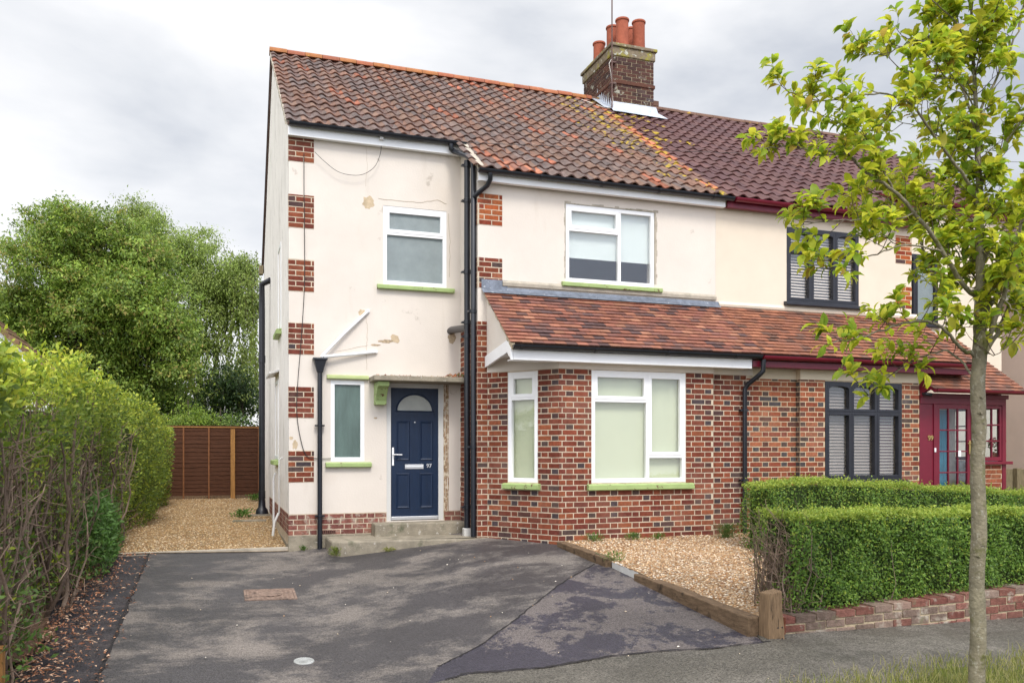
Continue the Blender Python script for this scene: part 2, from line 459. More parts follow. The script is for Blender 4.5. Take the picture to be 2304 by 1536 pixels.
WOODF = mat("stained_fence", (.072, .029, .015), .8, .35, 7, .3, 40, .2, stretch=(1, 1, 9), spots=[((.045, .02, .012), 5, .58, .12, (.7, .7, 5))])
WOODP = mat("new_timber", (.32, .16, .05), .75, .25, 6, .2, 40, .25, stretch=(9, 9, 1))
SLEEP = mat("weathered_sleeper", (.15, .10, .062), .9, .35, 6, .5, 30, .15, stretch=(6, 1.2, 6), spots=[((.05, .035, .025), 7, .58, .12)])
POSTM = mat("split_oak", (.22, .145, .085), .9, .3, 7, .5, 25, .15, stretch=(10, 10, 1.1), spots=[((.08, .055, .035), 6, .58, .1, (5, 5, .8))])
GREYW = mat("silvered_timber", (.20, .165, .10), .9, .3, 6, .3, 30, .15, stretch=(8, 8, 1))
BARK = mat("smooth_bark", (.20, .175, .12), .85, .3, 9, .5, 45, .2, spots=[((.105, .105, .035), 6, .50, .12), ((.33, .31, .25), 34, .565, .08, (1, 1, .7), 2.2, .75), ((.10, .085, .06), 30, .62, .05, (.5, .5, 2.2), 8.)])
TWIG = mat("twig_bark", (.085, .06, .05), .85, .3, 12, .2, 60, .2, tint=True)
STEM = mat("hedge_stem", (.195, .145, .112), .9, .3, 12, .4, 50, .15, tint=True)
LEAFM = mat("leaf", (1, 1, 1), .5, .12, 6, 0, 0, .4, tint=True, translucent=.58)
LEAFH = mat("hedge_leaf", (1, 1, 1), .5, .12, 6, 0, 0, .4, tint=True, translucent=.42)
DRYLEAF = mat("dry_leaf", (1, 1, 1), .8, .15, 9, 0, 0, .2, tint=True)
STONE = mat("pebble", (1, 1, 1), .8, .15, 40, 0, 0, .25, tint=True)
SOIL = mat("bare_soil", (.13, .08, .052), .95, .35, 7, .6, 35, .1, spots=[((.19, .12, .075), 13, .6, .06)])
LAWN = mat("rough_grass", (.09, .10, .03), .9, .3, 3, .4, 30, .1)
PAVEM = tarmac_mat("pavement_asphalt", (.140, .124, .104), (.088, .080, .066), 1.3, .42, .25, (1, 1, 1), 21., .5)
IRON = mat("rusty_iron", (.22, .15, .115), .7, .3, 16, .5, 60, .35, spots=[((.10, .07, .055), 11, .55, .1)])
GALV = mat("galvanised_lid", (.36, .365, .35), .6, .3, 14, .3, 60, .4)
WIRE = mat("cable", (.03, .028, .028), .6, .1, 3)
RED = mat("red_petal", (.6, .02, .02), .6, .2, 9, tint=True)
TERR = mat("flower_pot_clay", (.55, .09, .03), .7, .1, 6)
TARM = tarmac_mat("tarmac", (.165, .143, .126), (.055, .050, .051), 1.0, .44, .17, (.8, 1.1, 1), 3.1)
TARM2 = tarmac_mat("tarmac_patch", (.118, .10, .094), (.040, .036, .047), 1.5, .475, .05, (1.2, .95, 1), 7.7)
TARM3 = tarmac_mat("old_tarmac", (.075, .062, .06), (.03, .027, .032), 1.6, .42, .25, (1, 1.4, 1), 12.3)
GRAVEL = gravel_mat("garden_gravel", [(.30, .16, .07), (.52, .34, .19), (.62, .46, .30), (.42, .24, .11), (.72, .60, .46)], 42)
GRAVEL2 = gravel_mat("path_gravel", [(.26, .15, .06), (.44, .28, .13), (.50, .35, .18), (.34, .20, .09), (.56, .43, .27)], 38)

# ------------------------------------------------------------------ building helpers
XV, YV, ZV = Vector((1, 0, 0)), Vector((0, 1, 0)), Vector((0, 0, 1))
def front(Y): return (Vector((0, Y, 0)), XV, -YV)            # a wall facing the street
def leftw(X): return (Vector((X, 0, 0)), YV, -XV)            # a wall facing the drive side
PITCH = .0785

def wall_panel(mb, fr, u0, u1, z0, z1, holes, th, col=(1, 1, 1), mi=0):
    us = sorted({u0, u1, *[h[0] for h in holes], *[h[1] for h in holes]})
    zs = sorted({z0, z1, *[h[2] for h in holes], *[h[3] for h in holes]})
    us = [u for u in us if u0 <= u <= u1]; zs = [z for z in zs if z0 <= z <= z1]
    O, U, N = fr
    P = lambda u, n, z: O + U * u + N * n + ZV * z
    solid = lambda i, j: 0 <= i < len(us) - 1 and 0 <= j < len(zs) - 1 and not any(
        h[0] - 1e-6 <= us[i] and us[i + 1] <= h[1] + 1e-6 and h[2] - 1e-6 <= zs[j] and zs[j + 1] <= h[3] + 1e-6 for h in holes)
    for i in range(len(us) - 1):
        for j in range(len(zs) - 1):
            if not solid(i, j): continue
            a, b, c, d = us[i], us[i + 1], zs[j], zs[j + 1]
            mb.add([P(a, 0, c), P(b, 0, c), P(b, 0, d), P(a, 0, d)], [(0, 1, 2, 3)], col, mi)
            mb.add([P(a, -th, c), P(b, -th, c), P(b, -th, d), P(a, -th, d)], [(3, 2, 1, 0)], col, mi)
            for (di, dj, q) in ((-1, 0, (a, a, c, d)), (1, 0, (b, b, c, d)), (0, -1, (a, b, c, c)), (0, 1, (a, b, d, d))):
                if not solid(i + di, j + dj):
                    x0, x1, y0, y1 = q
                    if di: mb.add([P(x0, 0, y0), P(x0, 0, y1), P(x0, -th, y1), P(x0, -th, y0)], [(0, 1, 2, 3)], col, mi)
                    else: mb.add([P(x0, 0, y0), P(x1, 0, y0), P(x1, -th, y0), P(x0, -th, y0)], [(0, 1, 2, 3)], col, mi)

RED_P = [(.185, .048, .027), (.16, .039, .023), (.215, .059, .030), (.14, .036, .025), (.25, .076, .036), (.17, .052, .033)]
DARK_P = [(.075, .042, .040), (.062, .046, .050), (.095, .042, .034), (.080, .052, .046)]
NRED_P = [(.235, .068, .034), (.20, .052, .028), (.27, .085, .042), (.165, .042, .027), (.29, .10, .05)]
NDARK_P = [(.085, .058, .048), (.07, .06, .06), (.11, .05, .038)]
ORNG_P = [(.32, .075, .022), (.28, .06, .022), (.22, .04, .02), (.35, .10, .035)]
CHIM_P = [(.085, .042, .034), (.07, .034, .029), (.10, .045, .033), (.06, .034, .03)]

def bricks(mb, fr, u0, u1, z0, z1, holes=(), pal=RED_P, dark=DARK_P, pdark=.36, proj=.003, mi=1, zorg=0., phase=0., bond='flemish', pitch=PITCH, pall=.06, jj=.0145, depth=.03):
    """lay real bricks over a mortar bed: stretcher / header by stretcher / header, cut at openings and ends"""
    S, Hd = .2155, .1025
    i0 = math.floor((z0 - zorg) / pitch)
    r = i0
    while zorg + r * pitch < z1 - .005:
        za = max(zorg + r * pitch + jj / 2, z0); zb = min(zorg + (r + 1) * pitch - jj / 2, z1)
        if zb - za < .015: r += 1; continue
        zm = (za + zb) / 2
        iv = [(u0, u1)]
        for h in holes:
            if h[2] - .01 < zm < h[3] + .01:
                nv = []
                for a, b in iv:
                    if h[0] > a: nv.append((a, min(b, h[0])))
                    if h[1] < b: nv.append((max(a, h[1]), b))
                iv = [q for q in nv if q[1] - q[0] > .02]
        for a, b in iv:
            if bond == 'flemish':
                per = S + Hd + 2 * jj; off = (r % 2) * per / 2 + phase
                seq = [(S, 's'), (Hd, 'h')]
            else:
                per = S + jj; off = (r % 2) * per / 2 + phase
                seq = [(S, 's')]
            k = math.floor((a - off) / per) - 1
            u = off + k * per
            pieces = []
            while u < b:
                for w, t in seq:
                    pa, pb = max(u, a + .003), min(u + w, b - .003)
                    if pb - pa > .022: pieces.append((pa, pb, t))
                    u += w + jj
            for pa, pb, t in pieces:
                x = random.random()
                if t == 'h' and x < pdark: c = random.choice(dark)
                elif x < pall: c = random.choice(dark)
                else: c = random.choice(pal)
                f = random.uniform(.85, 1.15)
                j = lambda: random.uniform(-.0018, .0018)
                mb.fbox(fr, pa + j(), pb + j(), -depth, proj + random.uniform(-.001, .0015), za + j(), zb + j(), tuple(v * f for v in c), mi, skip=('n0',) if fr[1].cross(fr[2]).z > 0 else ('n0',))
        r += 1

def quoin(mb, fr, u0, u1, z0, z1, pal, proj=.005, zorg=0.):
    mb.fbox(fr, u0, u1, -.02, .003, z0, z1, (1, 1, 1), 0)
    bricks(mb, fr, u0, u1, z0, z1, (), pal, DARK_P, 0, proj, 1, zorg, phase=u0, bond='stretcher', pall=.12)

def window(parent, fr, u0, u1, z0, z1, cells, frame, pane=GLASS, bar=.05, rim=.045, n_out=-.006, n_in=-.075, name='window', blind=None, arch=False, sash_n=.004, room=True):
    """cells: (u0,u1,z0,z1,opens) as fractions of the opening.  The frame is the part; sashes, panes and blinds are its sub-parts"""
    W, Hh = u1 - u0, z1 - z0
    mb = MB()
    ab = [(u0 + W * c[0], u0 + W * c[1], z0 + Hh * c[2], z0 + Hh * c[3], c[4]) for c in cells]
    # outer frame
    mb.fbox(fr, u0, u0 + rim, n_in, n_out, z0, z1); mb.fbox(fr, u1 - rim, u1, n_in, n_out, z0, z1)
    mb.fbox(fr, u0 + rim, u1 - rim, n_in, n_out, z0, z0 + rim); mb.fbox(fr, u0 + rim, u1 - rim, n_in, n_out, z1 - rim, z1)
    panes = []
    sashes = []
    done = set()
    for a, b, c, d, op in ab:
        a2 = a + (rim if a - u0 < 1e-4 else bar / 2); b2 = b - (rim if u1 - b < 1e-4 else bar / 2)
        c2 = c + (rim if c - z0 < 1e-4 else bar / 2); d2 = d - (rim if z1 - d < 1e-4 else bar / 2)
        if b < u1 - 1e-4: mb.fbox(fr, b2, b2 + bar, n_in + .002, n_out - .001, c2 - (0 if c - z0 < 1e-4 else bar / 2 + .001), d2 + (0 if z1 - d < 1e-4 else bar / 2 + .001))
        if d < z1 - 1e-4: mb.fbox(fr, a2 - (0 if a - u0 < 1e-4 else 0), b2, n_in + .003, n_out - .002, d2, d2 + bar)
        if op:
            sw = .042 if frame is BLACKW else .05
            sm = MB()
            n1, n0 = n_out + sash_n, n_in + .012
            o = .012
            A, B, Cc, D = a2 - o, b2 + o, c2 - o, d2 + o
            sm.fbox(fr, A, A + sw, n0, n1, Cc, D); sm.fbox(fr, B - sw, B, n0, n1, Cc, D)
            sm.fbox(fr, A + sw, B - sw, n0, n1, Cc, Cc + sw)
            if arch and op == 'arch':
                k = 12; O, U, N = fr
                pts = [(A + sw, D), (B - sw, D)]
                w2 = (B - A - 2 * sw)
                for q in range(k + 1):
                    t = q / k; uu = B - sw - w2 * t
                    pts.append((uu, D - sw - .04 + .04 * math.sin(math.pi * t) ** .5))
                sm.prism([O + U * u + N * n0 + ZV * z for u, z in pts], N * (n1 - n0))
            else:
                sm.fbox(fr, A + sw, B - sw, n0, n1, D - sw, D)
            sashes.append(sm); panes.append((A + sw, B - sw, Cc + sw, D - sw))
        else:
            panes.append((a2, b2, c2, d2))
    w = mb.build(name, frame, parent, bevel=.003)
    for sm in sashes: sm.build('sash', frame, w, bevel=.004)
    O, U, N = fr
    for a, b, c, d in panes:
        pm = MB(); nn = n_in + .03
        P = lambda u, n, z: O + U * u + N * n + ZV * z
        pm.fbox(fr, a - .006, b + .006, nn - .003, nn + .003, c - .006, d + .006)
        pm.build('pane', pane, w)
    if blind == 'roller' or (isinstance(blind, tuple) and blind[0] == 'roller'):
        bm = MB(); zl = z0 + .02 if blind == 'roller' else z0 + Hh * blind[2]
        m_ = BLIND_G if blind == 'roller' else blind[1]
        bm.fbox(fr, u0 + .02, u1 - .02, n_in - .035, n_in - .03, zl, z1 - .02)
        if not (blind == 'roller'): bm.fbox(fr, u0 + .02, u1 - .02, n_in - .042, n_in - .026, zl - .02, zl)
        bm.build('blind', m_, w)
    elif blind == 'venetian':
        bm = MB(); z = z0 + .05
        while z < z1 - .04:
            P = lambda u, n, zz: O + U * u + N * n + ZV * zz
            bm.add([P(u0 + .03, n_in - .042, z + .027), P(u1 - .03, n_in - .042, z + .027), P(u1 - .03, n_in - .024, z), P(u0 + .03, n_in - .024, z),
                    P(u0 + .03, n_in - .043, z + .028), P(u1 - .03, n_in - .043, z + .028), P(u1 - .03, n_in - .025, z + .001), P(u0 + .03, n_in - .025, z + .001)],
                   [(0, 1, 2, 3), (7, 6, 5, 4), (3, 2, 6, 7), (0, 3, 7, 4), (1, 5, 6, 2)])
            z += .05
        bm.build('blind', SLATM if z0 > 3 else mat('dark_blind_slat', (.29, .235, .205), .6, .04, 3, 0, 0, .3), w)
    return w

def sill(parent, fr, u0, u1, zt, h=.10, out=.07, m=GREEN, name='sill'):
    mb = MB()
    mb.profile(fr, [(-.06, zt - h), (out - .006, zt - h), (out, zt - h + .01), (out, zt - .028), (out - .012, zt - .018), (-.06, zt)], u0, u1)
    return mb.build(name, m, parent, bevel=.004)

def room(parent, x0, x1, y0, y1, z0, z1, name='room_lining'):
    pass

def gutter(parent, x0, x1, Y, z, m, r=.056, name='gutter', brackets=None):
    fr = front(Y)
    mb = MB(); pr = []
    k = 8
    for i in range(k + 1):
        th = math.pi + math.pi * i / k
        pr.append((r * math.cos(th), z + r * math.sin(th)))
    for i in range(k, -1, -1):
        th = math.pi + math.pi * i / k
        pr.append(((r - .006) * math.cos(th), z + (r - .006) * math.sin(th)))
    mb.profile(fr, pr, x0, x1)
    pe = [(r * math.cos(math.pi + math.pi * i / k), z + r * math.sin(math.pi + math.pi * i / k)) for i in range(k + 1)]
    mb.profile(fr, pe, x0, x0 + .006); mb.profile(fr, pe, x1 - .006, x1)
    g = mb.build(name, m, parent, smooth=50)
    if brackets:
        for b in brackets:
            bm = MB(); pb = [((r + .008) * math.cos(math.pi + math.pi * i / k), z + (r + .008) * math.sin(math.pi + math.pi * i / k)) for i in range(k + 1)]
            bm.profile(fr, pb, b - .02, b + .02); bm.build('bracket', m, g)
    return g

def pipe(parent, pts, r, m, name='downpipe', collars=(), seg=12, clips=()):
    mb = MB(); mb.tube(pts, r, seg)
    o = mb.build(name, m, parent, smooth=50)
    for p, h in collars:
        p = Vector(p); cm = MB()
        cm.lathe(p - ZV * h / 2, [(r, 0), (r + .008, .004), (r + .008, h - .004), (r, h)], 14)
        if clips: cm.box(p.x - r - .035, p.x + r + .035, p.y - .006, p.y + r + .02, p.z - .012, p.z + .012)
        cm.build('collar', m, o, smooth=50)
    return o

RPITCH = .688
RY, RZ = 17.0, 9.25                                # ridge line
def zroof(Y): return RZ - RPITCH * abs(RY - Y)
SLOPE_L = math.sqrt(1 + RPITCH ** 2)

def pantiles(name, parent, mats, x0, x1, ncol, rows_for, colour, gauge=.3186, A=.027, jit=.004, K=8, lich=None, sharp=42):
    """rows of S-shaped tiles laid from the ridge down the street side of the roof, every tile with a thick lower edge"""
    w = (x1 - x0) / ncol
    V, F, Cc, MI = [], [], [], []
    dn = Vector((0, -1, -RPITCH)).normalized(); nn = Vector((0, -RPITCH, 1)).normalized()
    base = Vector((0, RY, RZ))
    for i in range(ncol):
        n = rows_for(x0 + (i + .5) * w)
        for j in range(n):
            v0 = j * gauge; v1 = (j + 1) * gauge + .012
            dl, du, dv = random.uniform(-jit, jit), random.uniform(-jit, jit), random.uniform(-jit, jit) * 1.6
            tw = random.uniform(-.004, .004)
            c, mi = colour(i, j, x0 + (i + .5) * w, n)
            b = len(V)
            for q in range(K + 1):
                t = q / K
                h = A * math.sin(2 * math.pi * (t * .98 + .02)) + .012 * (t - .5)
                x = x0 + (i + t) * w + du + (.012 if q == K else 0)
                for (v, lift) in ((v0, .008), (v1, .036 + tw * (t - .5) * 2)):
                    p = base + dn * (v + dv) + nn * (h + lift + dl); p.x = x
                    V.append(p)
                p = base + dn * (v1 + dv) + nn * (h + .016 + dl); p.x = x
                V.append(p)
            for q in range(K):
                a = b + q * 3
                F.append((a, a + 1, a + 4, a + 3)); Cc.append(c); MI.append(mi)
                F.append((a + 1, a + 2, a + 5, a + 4)); Cc.append((c[0] * 1.05, c[1] * .82, c[2] * .75)); MI.append(mi)
    o = npmesh(name, [tuple(p) for p in V], F, Cc, mats, parent, smooth=True, mi=MI)
    o.data.set_sharp_from_angle(angle=math.radians(sharp))
    return o

def plain_tiles(name, parent, m, x0, x1, ytop, ztop, ybot, slope, pal, gauge=.105, w=.166, seed=0):
    rnd = random.Random(seed)
    L = (ytop - ybot) * math.sqrt(1 + slope ** 2); n = int(round(L / gauge)); g = L / n
    dn = Vector((0, -1, -slope)).normalized(); nn = Vector((0, -slope, 1)).normalized()
    mb = MB()
    for j in range(n):
        u = x0 - (j % 2) * w / 2
        sag = rnd.uniform(-.002, .002)
        while u < x1:
            a, b = max(u, x0), min(u + w - .004, x1)
            if b - a > .02:
                c = rnd.choice(pal); f = rnd.uniform(.8, 1.2); c = tuple(x * f for x in c)
                l = rnd.uniform(-.003, .003); sk = rnd.uniform(-.004, .004); v0 = j * g; v1 = (j + 1) * g + .004 + rnd.uniform(-.003, .003)
                P = []
                for x, kx in ((a, -1), (b, 1)):
                    for v, h in ((v0, .006), (v1, .026 + l + kx * sk * .5), (v1, .010 + l)):
                        p = Vector((0, ytop, ztop)) + dn * v + nn * (h + sag); p.x = x; P.append(p)
                mb.add(P, [(0, 1, 4, 3), (1, 2, 5, 4), (0, 2, 1), (3, 4, 5)], c)
            u += w
    o = mb.build(name, m, parent)
    return o

# ------------------------------------------------------------------ number 97
YW, YM, YB = 12.9, 11.95, 10.95
XL, XM, XP = .97, 3.616, 7.70
house = thing("semi_detached_house", "cream rendered end house with a navy front door, green sills and a red brick bay", "house", (XL, YW, 0))

win_w = (2.378, 3.389, 4.071, 5.283)     # bathroom window over the door
win_n = (1.581, 2.091, 1.34, 2.565)      # narrow window beside the door
door_h = (2.433, 3.339, .414, 2.568)
win_m = (5.031, 6.564, 4.106, 5.303)     # bedroom
win_b = (5.008, 6.542, 1.041, 2.652)     # bay
# wing front
mb = MB()
wall_panel(mb, front(YW), XL + .003, XM + .05, -.15, zroof(YW) - .06, [win_w, win_n, door_h], .25)
mb.build('wing_wall', PLASTER, house)
# gable
yr = 20.45
zre = 5.80
mb = MB()
side_hole = [(15.2, 15.9, 3.55, 4.65), (15.0, 15.9, 1.15, 2.45)]
gp = [(YW + .002, -.15), (yr, -.15), (yr, zre), (RY, zroof(RY) - .05), (YW + .002, zroof(YW) - .05)]
mb.prism([Vector((XL, y, z)) for y, z in gp], (.25, 0, 0))
mb.build('gable_wall', PLASTER_G, house)
mb = MB(); mb.box(XL + .25, 14.9, yr - .25, yr, -.1, zre); mb.build('rear_wall', PLASTER, house)
# return of the main block beside the door, and the main wall over the bay
mb = MB()
mb.prism([Vector((XM, y, z)) for y, z in [(YM + .003, -.1), (YW + .05, -.1), (YW + .05, zroof(YW) - .05), (YM + .003, zroof(YM) - .06)]], (.25, 0, 0))
wall_panel(mb, front(YM), XM + .001, XP, 2.4, zroof(YM) - .06, [win_m], .25)
mb.fbox(front(YM), XM + .002, 3.80, -.2, -.001, .05, 2.4)
mb.build('main_wall', PLASTER, house)
# render skim over the lean-to flashing: a thickened band
mb = MB()
za = at(1300, 645, YM).z
mb.profile(front(YM), [(-.02, 3.98), (.03, 3.965), (.035, 4.02), (.0, 4.06), (-.02, 4.06)], 4.0, XP)
mb.build('render_band', CEMENT, house, bevel=.006)

# bay: splayed side with narrow window, front, shallow pier beyond
SP0, SP1 = Vector((3.768, YM, 0)), Vector((4.508, YB, 0))
SU = (SP1 - SP0).normalized(); SN = Vector((SU.y, -SU.x, 0)); SLN = (SP1 - SP0).length
splay = (SP0, SU, SN)
sp_w = ((Vector((3.991, 11.66, 0)) - SP0).dot(SU), (Vector((4.30, 11.24, 0)) - SP0).dot(SU), 1.043, 2.645)
BT = 2.66
mb = MB()
wall_panel(mb, splay, 0, SLN - .002, -.05, BT, [sp_w], .22)
bricks(mb, splay, .0, SLN + .0075, .10, BT, [sp_w], phase=.03, zorg=BT - 40 * PITCH)
wall_panel(mb, front(YB), SP1.x, 7.015, -.05, BT, [win_b], .22)
bricks(mb, front(YB), SP1.x - .0075, 7.015, .10, BT, [win_b], phase=.05, zorg=BT - 40 * PITCH)
mb.fbox(front(YB + .1), 7.0151, 7.78, -.2, 0, -.05, BT); bricks(mb, front(YB + .1), 7.017, 7.66, .10, BT, (), phase=.1, zorg=BT - 40 * PITCH, pal=RED_P[:4], pdark=.6)
mb.build('brick_bay', [MORTAR, BRICK], house)
# plain strip of brick at the corner of the main block (front and return)
mb = MB()
z_c = 3.42
mb.fbox(front(YM), XM - .006, 3.768, -.1, .004, .0, z_c)
bricks(mb, front(YM), XM - .006, 3.766, .17, z_c, (), phase=XM - .05, bond='stretcher', zorg=BT - 40 * PITCH, proj=.007)
rf = leftw(XM)
mb.fbox((Vector((XM, 0, 0)), YV, -XV), YM, YW - .02, -.1, .0035, .0, z_c)
bricks(mb, rf, YM - .006, YW - .02, .17, z_c, (), phase=YM, zorg=BT - 40 * PITCH, proj=.007)
mb.build('corner_brickwork', [MORTAR, BRICK], house)
# rendered band over the brick
mb = MB()
mb.fbox(splay, -.0, SLN + .001, -.2, .012, BT + .001, 2.95)
mb.fbox(front(YB), SP1.x - .004, 7.02, -.2, .012, BT + .001, 2.95)
mb.fbox(front(YB + .1), 7.0205, 7.78, -.2, .012, BT + .001, 2.95)
mb.build('rendered_band', PLASTER, house)
# quoins
for zt, zb, pal in [(275, 363, RED_P), (437, 512, RED_P), (582, 655, RED_P), (725, 797, RED_P), (870, 940, RED_P), (1013, 1085, RED_P)]:
    mb = MB(); a, b = at(660, zb, YW).z, at(660, zt, YW).z
    quoin(mb, front(YW), XL - .012, 1.335, a, b, pal, zorg=a)
    quoin(mb, leftw(XL), YW - .004, YW + .05, a, b, pal, .007, zorg=a)
    mb.build('quoin', [MORTAR, BRICK], house)
for zt, zb, pal in [(437, 508, ORNG_P), (581, 649, RED_P)]:
    mb = MB(); a, b = at(1110, zb, YM).z, at(1110, zt, YM).z
    quoin(mb, front(YM), XM - .008, 4.0, a, b, pal, zorg=a)
    quoin(mb, leftw(XM), YM - .006, YM + .21, a, b, pal, zorg=a)
    mb.build('quoin', [MORTAR, BRICK], house)
# plinth
mb = MB()
zp1, zp0 = .555, .235
PLN = [(.20, .075, .06), (.23, .09, .065), (.17, .065, .055), (.26, .12, .09)]
mb.fbox(front(YW), XL - .0045, 2.432, -.05, .004, zp0, zp1); mb.fbox(front(YW), 3.3395, XM - .004, -.05, .004, zp0, zp1)
bricks(mb, front(YW), XL - .008, 2.43, zp0, zp1, (), PLN, PLN, 0, .007, 1, zorg=zp0)
bricks(mb, front(YW), 3.34, XM - .004, zp0, zp1, (), PLN, DARK_P, 0, .009, 1, zorg=zp0)
mb.fbox(leftw(XL), YW - .001, 18, -.05, .0035, zp0 - .2, zp1)
bricks(mb, leftw(XL), YW - .003, 18, zp0, zp1, (), PLN, PLN, 0, .009, 1, zorg=zp0)
mb.build('brick_plinth', [MORTAR, BRICK_W], house)
mb = MB()
mb.fbox(front(YW), XL - .012, 2.6, -.05, .02, -.2, zp0 - .001); mb.fbox(leftw(XL), YW - .014, 17, -.05, .012, -.25, zp0 - .14)
mb.build('concrete_footing', CONC, house, bevel=.008)
mb = MB(); mb.fbox(front(YW), 1.44, 1.655, 0, .016, .25, .30)
for i in range(7):
    for j in range(2): mb.fbox(front(YW), 1.452 + i * .028, 1.470 + i * .028, .0162, .0175, .257 + j * .02, .271 + j * .02, (.02, .02, .02))
mb.build('air_brick', mat("air_brick_clay", (.17, .085, .07), .9, .1, 20, .2, 60, .1, tint=True), house)

# windows
ww = window(house, front(YW), *win_w, [(0, 1, .655, 1, True), (0, 1, 0, .655, False)], UPVC, FROST, rim=.062)
sill(ww, front(YW), at(848, 650, YW).x, at(1021, 650, YW).x, 4.075, .085)
window_n = window(house, front(YW), *win_n, [(0, 1, 0, 1, False)], UPVC, FROST_G, rim=.06)
sill(window_n, front(YW), at(732, 1040, YW).x, at(835, 1040, YW).x, 1.335, .085)
mb = MB(); mb.profile(front(YW), [(0, 2.585), (.05, 2.585), (.055, 2.60), (.05, 2.635), (0, 2.65)], at(735, 848, YW).x, at(829, 848, YW).x); mb.build('head_strip', mat("faded_green_paint", (.42, .48, .22), .7, .1, 6, .2, 30, .2), window_n, bevel=.003)
wm = window(house, front(YM), *win_m, [(0, .60, .68, 1, True), (0, .60, 0, .68, False), (.60, 1, 0, 1, False)], UPVC, GLASS, rim=.06, blind=('roller', BLIND_W, .345))
sill(wm, front(YM), at(1263, 650, YM).x, at(1487, 650, YM).x, 4.11, .085)
ws = window(house, splay, *sp_w, [(0, 1, .76, 1, True), (0, 1, 0, .76, False)], UPVC, GLASS, rim=.062, blind='roller')
sill(ws, splay, sp_w[0] - .06, sp_w[1] + .05, 1.04, .10)
wb = window(house, front(YB), *win_b, [(0, .59, .735, 1, True), (0, .59, 0, .735, False), (.59, 1, .235, 1, True), (.59, 1, 0, .235, False)], UPVC, GLASS, rim=.06, blind=('roller', BLIND_G, .02))
sill(wb, front(YB), at(1320, 1090, YB).x, at(1558, 1090, YB).x, 1.035, .10)

# door
dx0, dx1, dz0, dz1 = 2.503, 3.259, .437, 2.478
df = front(YW)
mb = MB()
mb.fbox(df, dx0, dx1, -.075, -.03, dz0, dz1)
arc_c, arc_r, arc_z = (dx0 + dx1) / 2, .275, 2.115
P = lambda u, n, z: df[0] + df[1] * u + df[2] * n + ZV * z
def panel(mb, u0, u1, z0, z1, depth=.014, inset=.035):
    n0 = -.03
    # sunk moulding then a raised bevelled field
    o = [(u0, z0), (u1, z0), (u1, z1), (u0, z1)]
    i1 = [(u0 + .012, z0 + .012), (u1 - .012, z0 + .012), (u1 - .012, z1 - .012), (u0 + .012, z1 - .012)]
    i2 = [(u0 + inset, z0 + inset), (u1 - inset, z0 + inset), (u1 - inset, z1 - inset), (u0 + inset, z1 - inset)]
    V = [P(u, n0 + .001, z) for u, z in o] + [P(u, n0 + .012, z) for u, z in i1] + [P(u, n0 + .003, z) for u, z in i2]
    F = []
    for s in (0, 4):
        for k in range(4): F.append((s + k, s + (k + 1) % 4, s + 4 + (k + 1) % 4, s + 4 + k))
    F.append((8, 9, 10, 11))
    mb.add(V, F)
pw = .215
for (a, b) in ((dx0 + .085, dx0 + .085 + pw), (dx1 - .085 - pw, dx1 - .085)):
    panel(mb, a, b, 1.345, 1.965); panel(mb, a, b, .60, 1.15)
# raised arch moulding
pts = [P(arc_c + (arc_r + .012) * math.cos(t), -.028, arc_z + (arc_r * .92 + .012) * math.sin(t)) for t in [math.pi * i / 20 for i in range(21)]]
mb.tube(pts, .014, 6); mb.tube([P(arc_c - arc_r - .02, -.028, arc_z), P(arc_c + arc_r + .02, -.028, arc_z)], .012, 6)
door = mb.build('front_door', NAVY, house, bevel=.002)
mb = MB()
mb.prism([P(arc_c + arc_r * math.cos(t), -.031, arc_z + arc_r * .92 * math.sin(t)) for t in [math.pi * i / 20 for i in range(21)]], df[2] * .004)
mb.build('fanlight', FAN, door)
mb = MB()
mb.fbox(df, door_h[0], dx0, -.09, -.012, door_h[2], door_h[3]); mb.fbox(df, dx1, door_h[1], -.09, -.012, door_h[2], door_h[3]); mb.fbox(df, dx0, dx1, -.09, -.012, dz1, door_h[3])
mb.build('door_frame', GREYT, door, bevel=.004)
mb = MB(); mb.fbox(df, dx0 + .004, dx1 - .004, -.03, -.005, dz0 - .012, dz0 + .04); mb.build('threshold', CHROME, door, bevel=.004)
mb = MB()
hx = dx0 + .033
mb.fbox(df, hx - .015, hx + .015, -.03, -.018, 1.27, 1.55)
mb.tube([P(hx, -.02, 1.44), P(hx, .025, 1.44), P(hx + .02, .03, 1.44), P(hx + .135, .028, 1.437)], .0095, 8)
mb.build('handle', UPVC, door, bevel=.003)
mb = MB(); lx = at(912, 1045, YW).x
mb.fbox(df, lx, lx + .295, -.03, -.02, 1.215, 1.285); mb.fbox(df, lx + .008, lx + .287, -.0199, -.015, 1.223, 1.262)
mb.build('letterbox', CHROME, door, bevel=.003)
mb = MB(); mb.tube([P(arc_c, -.03, 1.945), P(arc_c, -.018, 1.945)], .011, 10); mb.build('peephole', CHROME, door)

def lettering(text, size, origin, U, depth, m, parent, name='house_number'):
    cu = bpy.data.curves.new(name, 'FONT'); cu.body = text; cu.size = size; cu.extrude = depth; cu.align_x = 'CENTER'; cu.offset = size * .02
    tmp = bpy.data.objects.new("tmp_text", cu); COL.objects.link(tmp)
    dg = bpy.context.evaluated_depsgraph_get()
    me = bpy.data.meshes.new_from_object(tmp.evaluated_get(dg))
    bpy.data.objects.remove(tmp)
    M = Matrix((U, ZV, U.cross(ZV))).transposed().to_4x4()
    M.translation = Vector(origin) - ORG[parent.name]
    me.transform(M); me.materials.clear(); me.materials.append(m)
    return link(name, me, parent, ORG[parent.name])
lettering("97", .085, P(at(966, 1042, YW).x, -.024, 1.235), XV, .006, CHROME, door)

